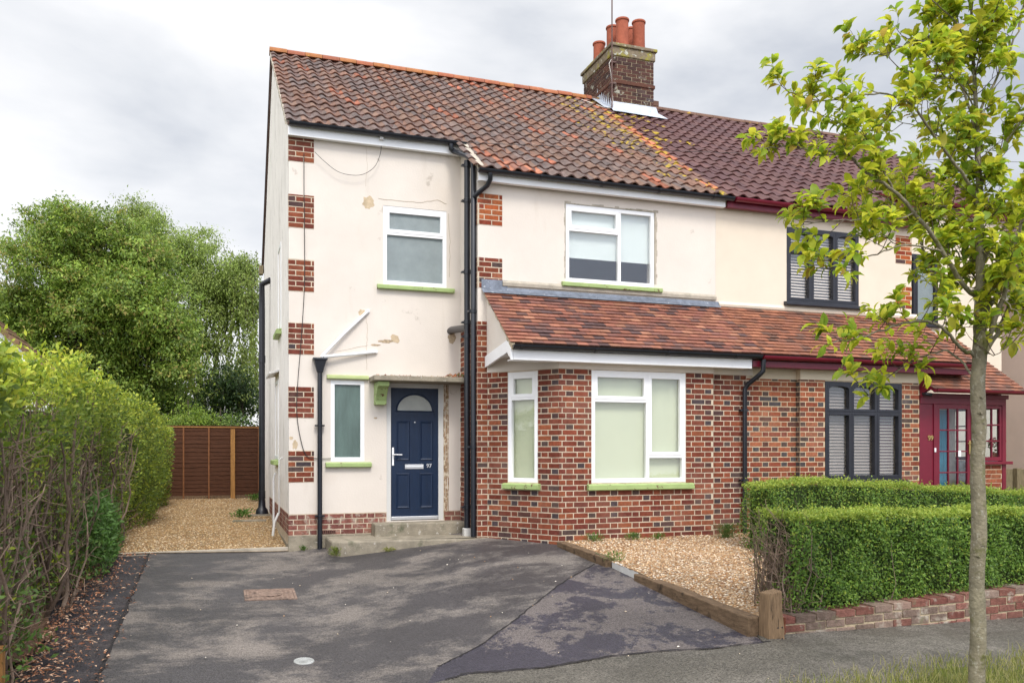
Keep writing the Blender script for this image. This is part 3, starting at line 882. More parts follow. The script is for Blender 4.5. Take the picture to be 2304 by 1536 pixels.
# torn timber and filler where the old wider frame was cut away at the right of the door
mb = MB()
for u0, u1, n, c in ((3.342, 3.365, .004, 0), (3.372, 3.398, .002, 0), (3.404, 3.418, .006, 0)):
    z = door_h[2] + .02
    while z < 2.54:
        h = random.uniform(.08, .3); mb.fbox(df, u0 + random.uniform(-.004, .004), u1 + random.uniform(-.005, .005), -.02, n + random.uniform(0, .004), z, min(z + h, 2.54)); z += h
mb.build('cut_back_plaster', mat("torn_plaster", (.30, .20, .12), .95, .5, 30, .3, 60, .1, spots=[((.6, .52, .4), 14, .5, .1)]), house)

# steps
mb = MB()
s0, s1 = at(835, 1178, YW).x, XM - .006
mb.box(s0, s1, 12.55, YW - .012, .1, .402)
mb.build('door_step', CONC, house, bevel=.02)
mb = MB()
pl = [(1.50, 12.88), (1.50, 12.18), (1.62, 12.06), (2.6, 12.03), (3.78, 11.90), (3.79, 11.96), (XM, 11.955), (XM - .01, 12.88)]
mb.prism([Vector((x, y, -.2)) for x, y in pl], (0, 0, .2 + .212))
mb.build('porch_slab', CONC, house, bevel=.03)

# canopy slab over the door with its bracket and mossy rubble
mb = MB()
mb.box(2.16, XM - .01, 12.42, YW + .05, 2.545, 2.625)
can = mb.build('door_canopy', CONC, house, bevel=.012)
mb = MB()
bxp = [(0, 2.54), (.40, 2.54), (.40, 2.47), (.30, 2.44), (.20, 2.32), (.17, 2.26), (.17, 2.20), (0, 2.20)]
mb.profile(front(YW), bxp, 2.235, 2.40)
mb.build('bracket', GREEN, can, bevel=.006)
mb = MB()
for i in range(170):
    x = 2.2 + 1.38 * random.random() ** (.45 if i % 2 else 1); y = random.uniform(12.43, 12.62); s = random.uniform(.006, .02) + (.022 * random.random() if x > 3.25 else 0)
    c = random.choice([(.26, .07, .03), (.17, .06, .03), (.33, .12, .05), (.10, .09, .03), (.4, .3, .2)])
    z = 2.625 + (random.random() * .05 if x > 3.3 else 0)
    mb.add([Vector((x + s * random.uniform(.6, 1), y, z)), Vector((x, y + s, z)), Vector((x - s, y, z)), Vector((x, y - s, z)), Vector((x + random.uniform(-.3, .3) * s, y, z + s * random.uniform(.5, 1.2)))],
           [(0, 1, 4), (1, 2, 4), (2, 3, 4), (3, 0, 4)], c)
rb = mb.build('rubble', DRYLEAF, can); kind(rb, 'stuff')

# patches, holes and cracks in the render
def patch(fr, cu, cz, ru, rz, name='plaster_patch', m=PATCHM, n=.0015, seed=1, k=18, parent=house):
    rnd = random.Random(seed); mb = MB(); O, U, N = fr
    pts = []
    for i in range(k):
        t = 2 * math.pi * i / k; f = rnd.uniform(.7, 1.12)
        pts.append(O + U * (cu + ru * f * math.cos(t)) + ZV * (cz + rz * f * math.sin(t)) - N * .004)
    mb.prism(pts, N * (n + .004)); return mb.build(name, m, parent)
fw = front(YW)
q = at(829, 455, YW); patch(fw, q.x, q.z, .095, .11, seed=3)
q = at(889, 762, YW); patch(fw, q.x, q.z, .075, .075, seed=4)
q = at(868, 768, YW); patch(fw, q.x, q.z, .12, .03, seed=5, m=mat("raw_render", (.40, .31, .21), .95, .4, 30, .3, 60, .1))
q = at(845, 776, YW); patch(fw, q.x, q.z, .08, .018, seed=6, m=MATS["raw_render"])
q = at(815, 704, YW); patch(fw, q.x, q.z, .065, .06, seed=8)
q = at(1017, 760, YW); patch(fw, q.x, q.z, .075, .10, seed=9, m=MATS["raw_render"])
q = at(664, 1000, YW); patch(fw, q.x, q.z, .045, .07, seed=10)
q = at(652, 985, YW); patch(fw, q.x + .02, q.z, .03, .03, seed=12)
q = at(845, 940, YW); patch(fw, q.x, q.z, .03, .015, seed=14, m=MATS["raw_render"])
CRK = mat('crack_line', (.42, .35, .26), .95, .2, 9)
def crack(pxs, Y, r=.0022):
    pts = []
    for (a, b), (c, d) in zip(pxs, pxs[1:]):
        for i in range(5):
            t = i / 5; w = at(a + (c - a) * t + random.uniform(-1.5, 1.5), b + (d - b) * t + random.uniform(-1.2, 1.2), Y); w.y = Y - .0008; pts.append(w)
    mb = MB(); mb.tube(pts, r, 4); mb.build('crack', CRK, house)
crack([(822, 310), (826, 370), (823, 432)], YW); crack([(850, 447), (900, 452), (945, 456), (985, 450), (1010, 462)], YW, .004)
crack([(822, 712), (827, 742), (824, 780), (826, 845)], YW, .003); crack([(755, 790), (800, 782), (835, 776)], YW, .003)
crack([(1010, 480), (1012, 560), (1009, 640)], YW, .004)
# raw mortar round the replaced bedroom window
mb = MB()
for side in range(3):
    if side < 2:
        x = win_m[0] if side == 0 else win_m[1]; z = win_m[2] + .05
        while z < win_m[3]:
            h = random.uniform(.05, .12); w_ = random.uniform(.012, .045)
            a, b = (x - w_, x) if side == 0 else (x, x + w_ + .012)
            mb.fbox(front(YM), a, b, -.02, .0015, z, min(z + h, win_m[3])); z += h
    else:
        x = win_m[0] - .02
        while x < win_m[1]:
            h = random.uniform(.05, .14); mb.fbox(front(YM), x, x + h, -.02, .0016, win_m[3], win_m[3] + random.uniform(.012, .04)); x += h
mb.build('mortar_margin', CEMENT, wm)

# roof
def col_ours(i, j, x, n):
    r = random.random()
    base = random.choice([(.14, .097, .080), (.13, .092, .080), (.165, .10, .072), (.115, .086, .077), (.14, .085, .066), (.175, .095, .066)])
    if r < .05: base = random.choice([(.30, .105, .06), (.25, .09, .05)])
    if n == 20 and j >= 18 and 3.95 < x < 4.55 and not (j == 18 and x > 4.4): base = random.choice([(.33, .13, .075), (.22, .10, .07), (.36, .14, .08)])
    edge = x - (7.25 - .0 * j)
    lich = 0
    if x > 6.3:
        if random.random() < max(0, (x - 6.3) / 1.5) * (1.1 - j / 24): lich = 1
        if x > 7.45: base = random.choice([(.36, .13, .07), (.16, .09, .07), (.30, .11, .06), (.13, .08, .065)]); lich = 1 if random.random() < .5 else 0
    f = random.uniform(.85, 1.18)
    return tuple(v * f for v in base), lich
roof = pantiles('roof', house, [TILE, TILE_L], XL - .05, XP + .06, 32, lambda x: 16 if x < XM - .03 else 20, col_ours)
def roof_deck(parent, x0, xs, x1, m=TILE, right=False):
    mb = MB()
    for a, b, ye in xs:
        mb.prism([Vector((a, ye, zroof(ye))), Vector((a, RY, RZ)), Vector((a, yr + .25, zre)), Vector((a, yr + .25, zre - .12)), Vector((a, RY, RZ - .14)), Vector((a, ye, zroof(ye) - .05))], (b - a, 0, 0), (.1, .06, .05))
    return mb.build('roof_deck', m, parent)
roof_deck(roof, 0, [(XL - .03, XM, 12.78), (XM, XP, 11.78)], 0)
mb = MB()                                                        # verge: bedding mortar along the gable and the step between the eaves
for ya, yb, X in ((RY, 12.80, XL - .052), (12.78, 11.80, XM - .03)):
    mb = MB()
    n = 26
    for k in range(n):
        y0, y1 = ya + (yb - ya) * k / n, ya + (yb - ya) * (k + 1) / n; t = random.uniform(.0, .012)
        mb.prism([Vector((X - t, y0, zroof(y0) - .05)), Vector((X - t, y0, zroof(y0) + .02)), Vector((X - t, y1, zroof(y1) + .02)), Vector((X - t, y1, zroof(y1) - .05))], (.09, 0, 0))
    mb.build('verge', CEMENT, roof)
mb = MB()                                                        # dark tile edges of the rear slope, seen along the gable
n = 11
for k in range(n):
    y0, y1 = RY + (yr + .25 - RY) * k / n, RY + (yr + .25 - RY) * (k + 1) / n + .03
    f = lambda y: RZ + (zre - RZ) * (y - RY) / (yr + .25 - RY)
    mb.prism([Vector((XL - .045, y0, f(y0))), Vector((XL - .045, y0, f(y0) + .045)), Vector((XL - .045, y1, f(y1) + .065)), Vector((XL - .045, y1, f(y1)))], (.3, 0, 0), (.06, .04, .035))
mb.build('rear_verge', TILE, roof)
mb = MB()
x = XL - .06
while x < 7.72:
    w_ = .335; x2 = min(x + w_, 7.74)
    c = random.choice([(.31, .105, .055), (.34, .125, .06), (.27, .095, .055), (.32, .13, .05)]); z = RZ + random.uniform(-.006, .006)
    pr = []
    for i in range(9):
        t = math.pi * i / 8; pr.append((.125 * math.cos(t), z - .02 + .115 * math.sin(t)))
    mb.profile((Vector((0, RY, 0)), XV, -YV), pr, x, x2 - .008, c)
    x += w_
mb.build('ridge_tiles', RIDGE, roof, smooth=40)

# fascia boards, gutters and rainwater pipes
def fascia(parent, x0, x1, Y, z0, z1, m=UPVC, soffit=None):
    mb = MB(); mb.fbox(front(Y), x0, x1, -.02, 0, z0, z1)
    if soffit is not None: mb.fbox(front(Y), x0, x1, -soffit, -.0205, z0 + .004, z0 + .018)
    return mb.build('fascia', m, parent, bevel=.003)
ZEW = at(848, 298, 12.78).z
fascia(house, XL - .02, at(1050, 340, 12.82).x, 12.79, 6.16, 6.325, soffit=.10)
gutter(house, XL - .01, at(1048, 330, 12.725).x, 12.725, 6.335, BLACKP)
fascia(house, XM - .03, at(1628, 460, 11.87).x, 11.81, 5.47, 5.60, soffit=.10)
gutter(house, XM - .055, at(1645, 440, 11.81).x, 11.735, 5.615, BLACKP, brackets=[at(x, 440, 11.81).x for x in (1212, 1350, 1478, 1600)])
# paired pipes in the angle beside the door
yp = 12.72
def pz(px, py, Y): return at(px, py, Y)
yp = 12.25; pA = at(1051, 600, yp).x; YB2 = 12.02; pB = at(1065, 600, YB2).x
pipe(house, [(pA, yp, at(1051, 362, yp).z), (pA, yp, .25)], .046, BLACKP, 'soil_pipe', [((pA, yp, at(1051, y, yp).z), .07) for y in (372, 452, 612, 725, 757, 1140)], clips=True)
# swan neck from the wing gutter
pipe(house, [(at(1015, 330, 12.725).x, 12.725, 6.29), (at(1015, 340, 12.73).x, 12.73, 6.22), (at(1022, 345, 12.72).x, 12.73, 6.18), (at(1050, 351, 12.2).x, 12.2, at(1050, 351, 12.2).z), (pB - .01, YB2 + .05, at(1062, 356, YB2).z), (pB, YB2, at(1062, 368, YB2).z), (pB, YB2, .22)], .040, BLACKP, 'downpipe',
     [((pB, YB2, at(1064, y, YB2).z), .06) for y in (700, 1005)], clips=True)
pipe(house, [(at(1103, 388, 11.735).x, 11.735, 5.57), (at(1103, 405, 11.75).x, 11.75, 5.48), (at(1095, 415, 11.9).x, 11.86, 5.42), (at(1076, 434, 11.93).x, 11.92, at(1076, 434, 11.93).z), (pB, YB2, at(1066, 445, YB2).z)], .036, BLACKP, 'branch_pipe')
mb = MB(); g0 = at(1012, 743, YW); g1 = at(1050, 742, yp)
mb.tube([Vector((g0.x, YW + .05, g0.z - .02)), Vector((g0.x + .02, YW - .06, g0.z)), Vector((pA, yp, g1.z + .03))], .055, 12)
mb.build('waste_stub', GREYP, house, smooth=50)
mb = MB(); mb.box(pA - .06, pA + .05, yp - .06, yp + .06, .2, .33); mb.build('gully_hopper', GREYT, house, bevel=.01)
# hopper head with two white wastes
hx, hy = 1.412, 12.82
mb = MB(); hz_ = at(720, 805, hy).z
mb.prism([Vector((hx - .105, hy - .075, hz_)), Vector((hx + .105, hy - .075, hz_)), Vector((hx + .105, hy + .07, hz_)), Vector((hx - .105, hy + .07, hz_))], (0, 0, -.035))
V = [Vector((hx + a * .09, hy + b * .062, hz_ - .035)) for a, b in ((-1, -1), (1, -1), (1, 1), (-1, 1))] + [Vector((hx + a * .04, hy + b * .04, hz_ - .22)) for a, b in ((-1, -1), (1, -1), (1, 1), (-1, 1))]
mb.add(V, [(0, 1, 5, 4), (1, 2, 6, 5), (2, 3, 7, 6), (3, 0, 4, 7), (4, 5, 6, 7)])
hop = mb.build('rain_hopper', BLACKP, house, bevel=.006)
pipe(house, [(hx, hy, hz_ - .2), (hx, hy, .02)], .036, BLACKP, 'downpipe', [((hx, hy, at(720, y, hy).z), .03) for y in (957, 1160)], clips=True)
mb = MB(); mb.tube([at(723, 803, 12.80), at(774, 750, 12.84), at(828, 700, 12.88)], .024, 10); a = at(828, 700, 12.88); mb.tube([a, a + Vector((.02, .06, .01))], .026, 10)
mb.build('waste_pipe', UPVC, house, smooth=50)
mb = MB(); mb.tube([at(728, 802, 12.80), at(790, 797, 12.84), at(846, 791, 12.87)], .024, 10); a = at(846, 791, 12.87); mb.tube([a, a + Vector((.01, .08, 0))], .026, 10)
mb.build('waste_pipe', UPVC, house, smooth=50)

# lean-to roof over the bay
LS = .735
LYT, LZT, LYB = YM, 3.86, 10.72
LT_P = [(.25, .10, .066), (.21, .085, .062), (.285, .12, .076), (.13, .069, .058), (.095, .056, .053), (.23, .093, .064), (.305, .142, .089), (.175, .079, .062), (.255, .11, .07)]
XLT = 3.70
lt = plain_tiles('lean_to_roof', house, PTILE, XLT, 7.74, LYT, LZT, LYB, LS, LT_P, seed=5)
zlean = lambda y: LZT - LS * (LYT - y)
mb = MB()
mb.prism([Vector((XLT + .03, LYT, LZT - .002)), Vector((XLT + .03, LYB + .02, zlean(LYB + .02) - .002)), Vector((XLT + .03, LYB + .02, zlean(LYB + .02) - .05)), Vector((XLT + .03, LYT, LZT - .06))], (4.05, 0, 0), (.08, .05, .04))
mb.build('roof_deck', TILE, lt)
mb = MB()                                       # rendered cheek under the left verge, with its ragged mortar fillet
mb.prism([Vector((XLT + .055, LYT + .02, 2.86)), Vector((XLT + .055, 10.80, 2.86)), Vector((XLT + .055, 10.80, zlean(10.80) - .03)), Vector((XLT + .055, LYT + .02, LZT - .03))], (.09, 0, 0))
mb.build('cheek_wall', PLASTER, house)
mb = MB()
for k in range(22):
    y0, y1 = LYT - k * (LYT - LYB) / 22, LYT - (k + 1) * (LYT - LYB) / 22; d = random.uniform(.02, .07) * (1.5 if k > 14 else 1)
    mb.prism([Vector((XLT + .02, y0, zlean(y0) + .002)), Vector((XLT + .02, y1, zlean(y1) + .002)), Vector((XLT + .02, y1, zlean(y1) - d)), Vector((XLT + .02, y0, zlean(y0) - d))], (.05, 0, 0))
mb.build('verge', mat("verge_mortar", (.44, .36, .25), .95, .25, 14, .4, 40, .1), lt)
# lead flashing along the wall
mb = MB()
nx = 40
for k in range(nx):
    x0, x1 = XLT - .03 + k * (7.75 - XLT + .03) / nx, XLT - .03 + (k + 1) * (7.75 - XLT + .03) / nx
    up = .19 if x0 < 4.05 else .085
    d0 = .012
    mb.add([Vector((x0, YM - .012, LZT + up)), Vector((x1, YM - .012, LZT + up)), Vector((x1, YM - .018, LZT + .045)), Vector((x0, YM - .018, LZT + .045)),
            Vector((x0, YM - .095, LZT - .095 * LS + .05)), Vector((x1, YM - .095, LZT - .095 * LS + .05))], [(0, 1, 2, 3), (3, 2, 5, 4)], mi=1 if 3.74 < x0 < 5.1 and False else 0)
mb.build('lead_flashing', LEAD, lt)
LF_Y = 10.755
fascia(house, XLT + .06, at(1692, 815, LF_Y).x, LF_Y, 2.735, 2.875, soffit=.26)
mb = MB()                                        # boxed end of the eaves
mb.prism([Vector((XLT + .02, LF_Y - .004, 2.73)), Vector((XLT + .02, LF_Y - .004, 2.90)), Vector((XLT + .02, LF_Y + .16, 3.02)), Vector((XLT + .02, YM - .02, 2.90)), Vector((XLT + .02, YM - .02, 2.735)), Vector((XLT + .02, LF_Y + .16, 2.85))], (.036, 0, 0))
mb.box(XLT + .057, SP1.x + .3, LF_Y + .02, YM, 2.865, 2.878)
mb.build('box_end', UPVC, house, bevel=.003)
gutter(house, XLT + .03, at(1712, 810, 10.69).x, 10.685, 2.93, BLACKP, brackets=[at(x, 800, 10.69).x for x in (1172, 1340, 1502, 1655)])
dpx = at(1675, 1000, YB + .04).x
ytop = at(1722, 822, 10.69)
pipe(house, [(ytop.x - .03, 10.69, 2.88), (ytop.x - .03, 10.70, 2.70), (ytop.x - .07, 10.74, 2.64), (dpx + .04, YB - .0, 2.52), (dpx, YB + .03, 2.44), (dpx, YB + .03, .16)], .036, BLACKP, 'downpipe',
     [((dpx, YB + .03, z), .05) for z in (2.12, 1.05)], clips=True)

# chimney
cx0, cx1, cy0, cy1 = 7.93, 8.91, 16.26, 17.75
CT = 10.20
mb = MB()
mb.box(cx0, cx1, cy0, cy1, 8.2, CT - .26)
ZO = 8.2
for fr, a, b in ((front(cy0), cx0, cx1), (leftw(cx0), cy0, cy1)):
    bricks(mb, fr, a - .004, b + .004, 8.3, CT - .26, (), CHIM_P, DARK_P, .3, .008, 1, zorg=ZO, bond='stretcher', phase=a, pall=.15)
chim = mb.build('chimney', [MORTAR_D, BRICK_OLD], house)
mb = MB()
mb.box(cx0 - .035, cx1 + .035, cy0 - .035, cy1 + .035, CT - .26, CT - .07); mb.box(cx0 - .07, cx1 + .07, cy0 - .07, cy1 + .07, CT - .0695, CT)
mb.build('chimney_cap', CAPM, chim, bevel=.015)
mb = MB(); zs_ = 9.35
mb.box(cx0 - .03, cx1 + .03, cy0 - .03, cy1 + .03, zs_, zs_ + .075, (.11, .05, .035), 1); mb.build('string_course', [MORTAR_D, BRICK_OLD], chim, bevel=.008)
POT_P = [(0, .14), (.14, 0), ]
for px, py, Y, hgt, r in ((1400, 45, 16.55, .60, .145), (1437, 50, 16.62, .57, .145), (1378, 62, 17.0, .56, .14), (1420, 66, 17.08, .55, .13), (1348, 98, 17.45, .42, .14)):
    top = at(px, py, Y)
    mb = MB()
    hgt = top.z - CT + .02
    mb.lathe((top.x, Y, CT - .02), [(r * 1.02, 0), (r * .97, .1), (r * .93, hgt * .55), (r * .93, hgt - .05), (r * 1.05, hgt - .042), (r * 1.07, hgt - .015), (r * 1.02, hgt), (r * .8, hgt), (r * .8, hgt - .3)], 24, tuple(random.uniform(.88, 1.08) for _ in range(1)) * 3)
    mb.build('chimney_pot', POT, chim, smooth=35)
mb = MB(); q = at(1377, 100, cy0 - .08)
mb.tube([(q.x, cy0 - .08, 8.75), (q.x, cy0 - .08, 11.6)], .015, 8)
for z in (9.3, 9.75): mb.box(q.x - .03, q.x + .1, cy0 - .09, cy0, z, z + .025)
mb.build('aerial_mast', mat("rusty_pole", (.12, .07, .06), .7, .2, 9), chim, smooth=50)
mb = MB(); mb.tube([(q.x + .01, cy0 - .07, 9.85), (q.x - .06, cy0 - .06, 9.72), (q.x + .0, cy0 - .04, 9.5), (q.x + .03, cy0 - .05, 9.0), (q.x + .05, cy0 - .05, 8.86), (q.x - .1, cy0 + .02, 8.80), (7.4, 16.7, 9.1)], .007, 6)
mb.build('aerial_cable', mat("white_cable", (.7, .68, .62), .6, .05), chim)
mb = MB()                                         # lead work: apron at the front, stepped soakers at the side
ap = [(cx0 - .06, cy0 - .01, zroof(cy0) + .22), (cx1 + .06, cy0 - .01, zroof(cy0) + .22), (cx1 + .10, cy0 - .03, zroof(cy0) + .09), (cx0 - .06, cy0 - .03, zroof(cy0) + .09),
      (cx0 - .08, cy0 - .20, zroof(cy0 - .20) + .075), (cx1 + .22, cy0 - .26, zroof(cy0 - .26) + .075)]
mb.add([Vector(p) for p in ap], [(0, 1, 2, 3), (3, 2, 5, 4)])
for k in range(7):
    y0 = cy0 - .02 + k * .11; z0 = zroof(y0) + .07
    mb.add([Vector((cx0 - .015, y0, z0)), Vector((cx0 - .015, y0 + .115, z0 + .08)), Vector((cx0 - .015, y0 + .1, z0 + .28)), Vector((cx0 - .20, y0, z0 + .004)), Vector((cx0 - .20, y0 + .115, z0 + .085))], [(0, 1, 2), (0, 3, 4, 1)])
mb.build('flashing', LEAD_N, chim)

# side of the house: soil pipe, small windows, wastes, canopy
sx = XL - .10
yq = 17.9
pipe(house, [(XL - .0, yq - .15, at(600, 633, yq).z), (sx - .06, yq, at(592, 640, yq).z), (sx - .06, yq, at(592, 700, yq).z), (sx - .06, yq, .28)], .062, BLACKP, 'soil_pipe',
     [((sx - .06, yq, at(592, y, yq).z), .16) for y in (808, 1112)], clips=False)
mb = MB(); mb.lathe((sx - .06, yq, .2), [(.13, 0), (.11, .1), (.075, .14), (.065, .3)], 14); mb.build('pipe_boot', BLACKP, house, smooth=50)
for (y0, y1, z0, z1) in ((14.55, 15.3, 3.55, 5.0), (15.25, 16.1, 1.35, 2.75)):
    sw = window(house, leftw(XL), y0, y1, z0, z1, [(0, 1, 0, 1, False)], UPVC, FROST, rim=.06, n_out=.012, n_in=-.04)
    sill(sw, leftw(XL), y0 - .05, y1 + .05, z0 - .003, .10, .09)
mb = MB(); mb.prism([Vector((XL - .17, 15.1, 2.82)), Vector((XL - .17, 16.2, 2.82)), Vector((XL - .17, 16.2, 2.86)), Vector((XL - .17, 15.1, 2.86))], (.17, 0, .05)); mb.build('side_canopy', GREYT, house, bevel=.005)
mb = MB(); mb.tube([(XL - .05, 14.3, .48), (XL - .05, 14.3, 1.35), (XL + .02, 14.3, 1.40)], .015, 8); mb.tube([(XL - .06, 14.25, .48), (XL - .13, 14.2, .34), (XL - .16, 14.15, .12)], .022, 8)
mb.build('waste_pipe', GREYT, house, smooth=50)
mb = MB(); mb.tube([(XL - .05, 15.8, .12), (XL - .05, 15.8, 1.0), (XL - .02, 15.8, 1.1)], .02, 8); mb.build('waste_pipe', UPVC, house, smooth=50)
mb = MB(); mb.box(XL - .11, XL - .02, 20.35, 20.55, 5.6, 5.80); mb.build('rear_eaves_box', GREYW, house)

# loose cables on the front
mb = MB()
def cable(pxs, Y, r, dy=-.02):
    ps = [at(a, b, Y + dy) for a, b in pxs]
    out = []
    for i in range(len(ps) - 1):
        p0 = ps[max(i - 1, 0)]; p1 = ps[i]; p2 = ps[i + 1]; p3 = ps[min(i + 2, len(ps) - 1)]
        for k in range(6):
            t = k / 6
            out.append(.5 * ((2 * p1) + (p2 - p0) * t + (2 * p0 - 5 * p1 + 4 * p2 - p3) * t * t + (-p0 + 3 * p1 - 3 * p2 + p3) * t ** 3))
    out.append(ps[-1]); mb.tube(out, r, 6)
cable([(858, 315), (856, 345), (843, 375), (818, 392), (790, 394), (760, 386), (732, 365), (708, 342)], YW - .06, .004)
cable([(684, 345), (684, 420), (685, 520), (685, 640), (678, 760), (670, 860), (668, 930), (677, 990), (690, 1025), (712, 1031), (745, 1031)], YW, .0055)
mb.build('cable', WIRE, house)
mb = MB(); q = at(858, 312, 12.79); mb.box(q.x - .03, q.x + .03, 12.74, 12.80, q.z - .03, q.z + .02); mb.build('wire_bracket', GREYT, house, bevel=.005)

# ------------------------------------------------------------------ the attached neighbour
nb = thing("attached_house", "neighbouring half of the pair with black framed windows, maroon porch and purple brown roof", "house", (XP, YM, 0))
XNE, XNR = 11.78, 15.05                                     # where its main block and its set-back side end
win_nu = (9.095, 10.60, 4.035, 5.30)
win_nb = (9.058, 10.59, 1.03, 2.60)
win_nw = (12.25, 13.38, 3.98, 5.33)
mb = MB()
wall_panel(mb, front(YM), XP + .002, XNE, .0, zroof(YM) - .06, [win_nu], .25)
mb.prism([Vector((XNE - .25, y, z)) for y, z in [(YM + .003, 0), (YW + .05, 0), (YW + .05, zroof(YW) - .05), (YM + .003, zroof(YM) - .06)]], (.249, 0, 0))
mb.build('main_wall', PLASTER_N, nb)
mb = MB()
wall_panel(mb, front(YW), XNE - .1, XNR, 0, zroof(YW) - .06, [win_nw], .25)
mb.build('wing_wall', PLASTER_N, nb)
mb = MB(); mb.prism([Vector((XNR + .003, y, z)) for y, z in [(YW + .003, 0), (yr, 0), (yr, zre), (RY, RZ - .05), (YW + .003, zroof(YW) - .05)]], (-.25, 0, 0)); mb.build('gable_wall', PLASTER_N, nb)
mb = MB()
nbx0, nbx1 = 8.585, 10.962
BN = 2.615
z_org = BT - 40 * PITCH
mb.fbox(front(YB + .1005), 7.66, nbx0 + .01, -.2, -.0008, -.05, BN); bricks(mb, front(YB + .1), 7.665, nbx0 - .0, .10, BN, (), NRED_P, NDARK_P, .6, phase=.1, zorg=z_org)
wall_panel(mb, front(YB), nbx0, nbx1, -.05, BN, [win_nb], .22)
bricks(mb, front(YB), nbx0, nbx1, .10, BN, [win_nb], NRED_P, NDARK_P, .6, phase=.02, zorg=z_org)
bricks(mb, leftw(nbx0), YB + .004, YB + .098, .10, BN, (), NDARK_P, NDARK_P, .6, phase=YB, zorg=z_org)
mb.build('brick_bay', [MORTAR_N, BRICK], nb)
mb = MB(); mb.fbox(front(YB + .1), 7.7805, nbx0, -.2, .010, BN + .001, 2.95); mb.fbox(front(YB), nbx0 - .004, nbx1 + .004, -.2, .012, BN + .001, 2.95)
mb.build('rendered_band', mat("pale_cream_band", (.62, .53, .40), .85, .05, 2, .1, 40, .2), nb)
for fr, w_, bl in ((front(YM), win_nu, 'venetian'), (front(YB), win_nb, 'venetian')):
    cells = [(i / 3, (i + 1) / 3, 0, .69, True) for i in range(3)] + [(i / 3, (i + 1) / 3, .69, 1, 'arch') for i in range(3)]
    if w_ is win_nu: cells = [(i / 3, (i + 1) / 3, 0, .70, True) for i in range(3)] + [(i / 3, (i + 1) / 3, .70, 1, 'arch') for i in range(3)]
    w = window(nb, fr, *w_, cells, BLACKW, GLASS, rim=.045, bar=.04, n_out=.012, blind=bl, arch=True)
    sill(w, fr, w_[0] - .06, w_[1] + .08, w_[2] + .005, .075, .09, BLACKW)
w = window(nb, front(YW), *win_nw, [(0, .5, 0, 1, True), (.5, 1, 0, 1, True)], BLACKW, FROST, rim=.05, n_out=.01)
sill(w, front(YW), win_nw[0] - .05, win_nw[1] + .05, win_nw[2] + .004, .07, .08, BLACKW)
for k, (z0, z1) in enumerate(((4.85, 5.35), (4.05, 4.45))):
    mb = MB(); quoin(mb, front(YM), XNE - .36, XNE + .008, z0, z1, ORNG_P, zorg=z0); mb.build('quoin', [MORTAR_N, BRICK], nb)
def col_n(i, j, x, n):
    f = random.uniform(.88, 1.12); base = random.choice([(.098, .046, .043), (.088, .042, .042), (.108, .052, .047)])
    l = 0
    if x < 8.9 and random.random() < max(0, (8.9 - x) / 1.3) * max(0, 1 - (j - 3) / 9): l = 1
    return tuple(v * f for v in base), l
nroof = pantiles('roof', nb, [TILE_N, TILE_L], XP + .07, XNR + .22, 30, lambda x: 20 if x < XNE + .05 else 16, col_n, A=.026)
roof_deck(nroof, 0, [(XP + .003, XNE + .05, 11.78), (XNE + .05, XNR + .18, 12.78)], 0, TILE_N)
mb = MB(); x = 7.74
while x < XNR + .2:
    x2 = min(x + .44, XNR + .24); z = RZ + random.uniform(-.008, .008)
    mb.profile((Vector((0, RY, 0)), XV, -YV), [(.12 * math.cos(math.pi * i / 8), z - .03 + .10 * math.sin(math.pi * i / 8)) for i in range(9)], x, x2 - .006, (.15, .085, .06))
    x += .44
mb.box(8.95, 9.4, RY - .1, RY + .1, RZ + .05, RZ + .16, (.15, .085, .06))
mb.build('ridge_tiles', RIDGE, nroof, smooth=40)
fascia(nb, at(1632, 460, 11.87).x, XNE + .08, 11.805, 5.475, 5.595, MAROON, soffit=.10)
gutter(nb, at(1648, 440, 11.81).x, XNE + .10, 11.73, 5.615, MAROON, r=.06)
fascia(nb, XNE - .05, XNR + .2, 12.79, 6.16, 6.32, MAROON, soffit=.10)
gutter(nb, XNE - .05, XNR + .2, 12.72, 6.335, MAROON)
# lean-to continues over its bay
XLE = 11.9
LN_P = [(.265, .108, .064), (.235, .097, .06), (.285, .12, .068), (.20, .09, .06), (.14, .075, .055), (.25, .103, .062)]
ln = plain_tiles('lean_to_roof', nb, PTILE, 7.744, XLE, LYT, LZT, LYB, LS, LN_P, seed=9)
mb = MB()
mb.prism([Vector((7.76, LYT, LZT - .002)), Vector((7.76, LYB + .02, zlean(LYB + .02) - .002)), Vector((7.76, LYB + .02, zlean(LYB + .02) - .05)), Vector((7.76, LYT, LZT - .06))], (XLE - 7.78, 0, 0), (.08, .05, .04))
mb.build('roof_deck', TILE_N, ln)
mb = MB(); mb.profile(front(YM), [(0, LZT + .015), (.02, LZT + .015), (.03, LZT + .05), (0, LZT + .10)], 7.755, XLE); mb.build('mortar_fillet', PLASTER_N, ln)
fascia(nb, at(1694, 815, LF_Y).x, XLE, LF_Y, 2.765, 2.86, MAROON, soffit=.25)
gutter(nb, at(1714, 810, 10.69).x, XLE + .03, 10.685, 2.925, MAROON, r=.06)
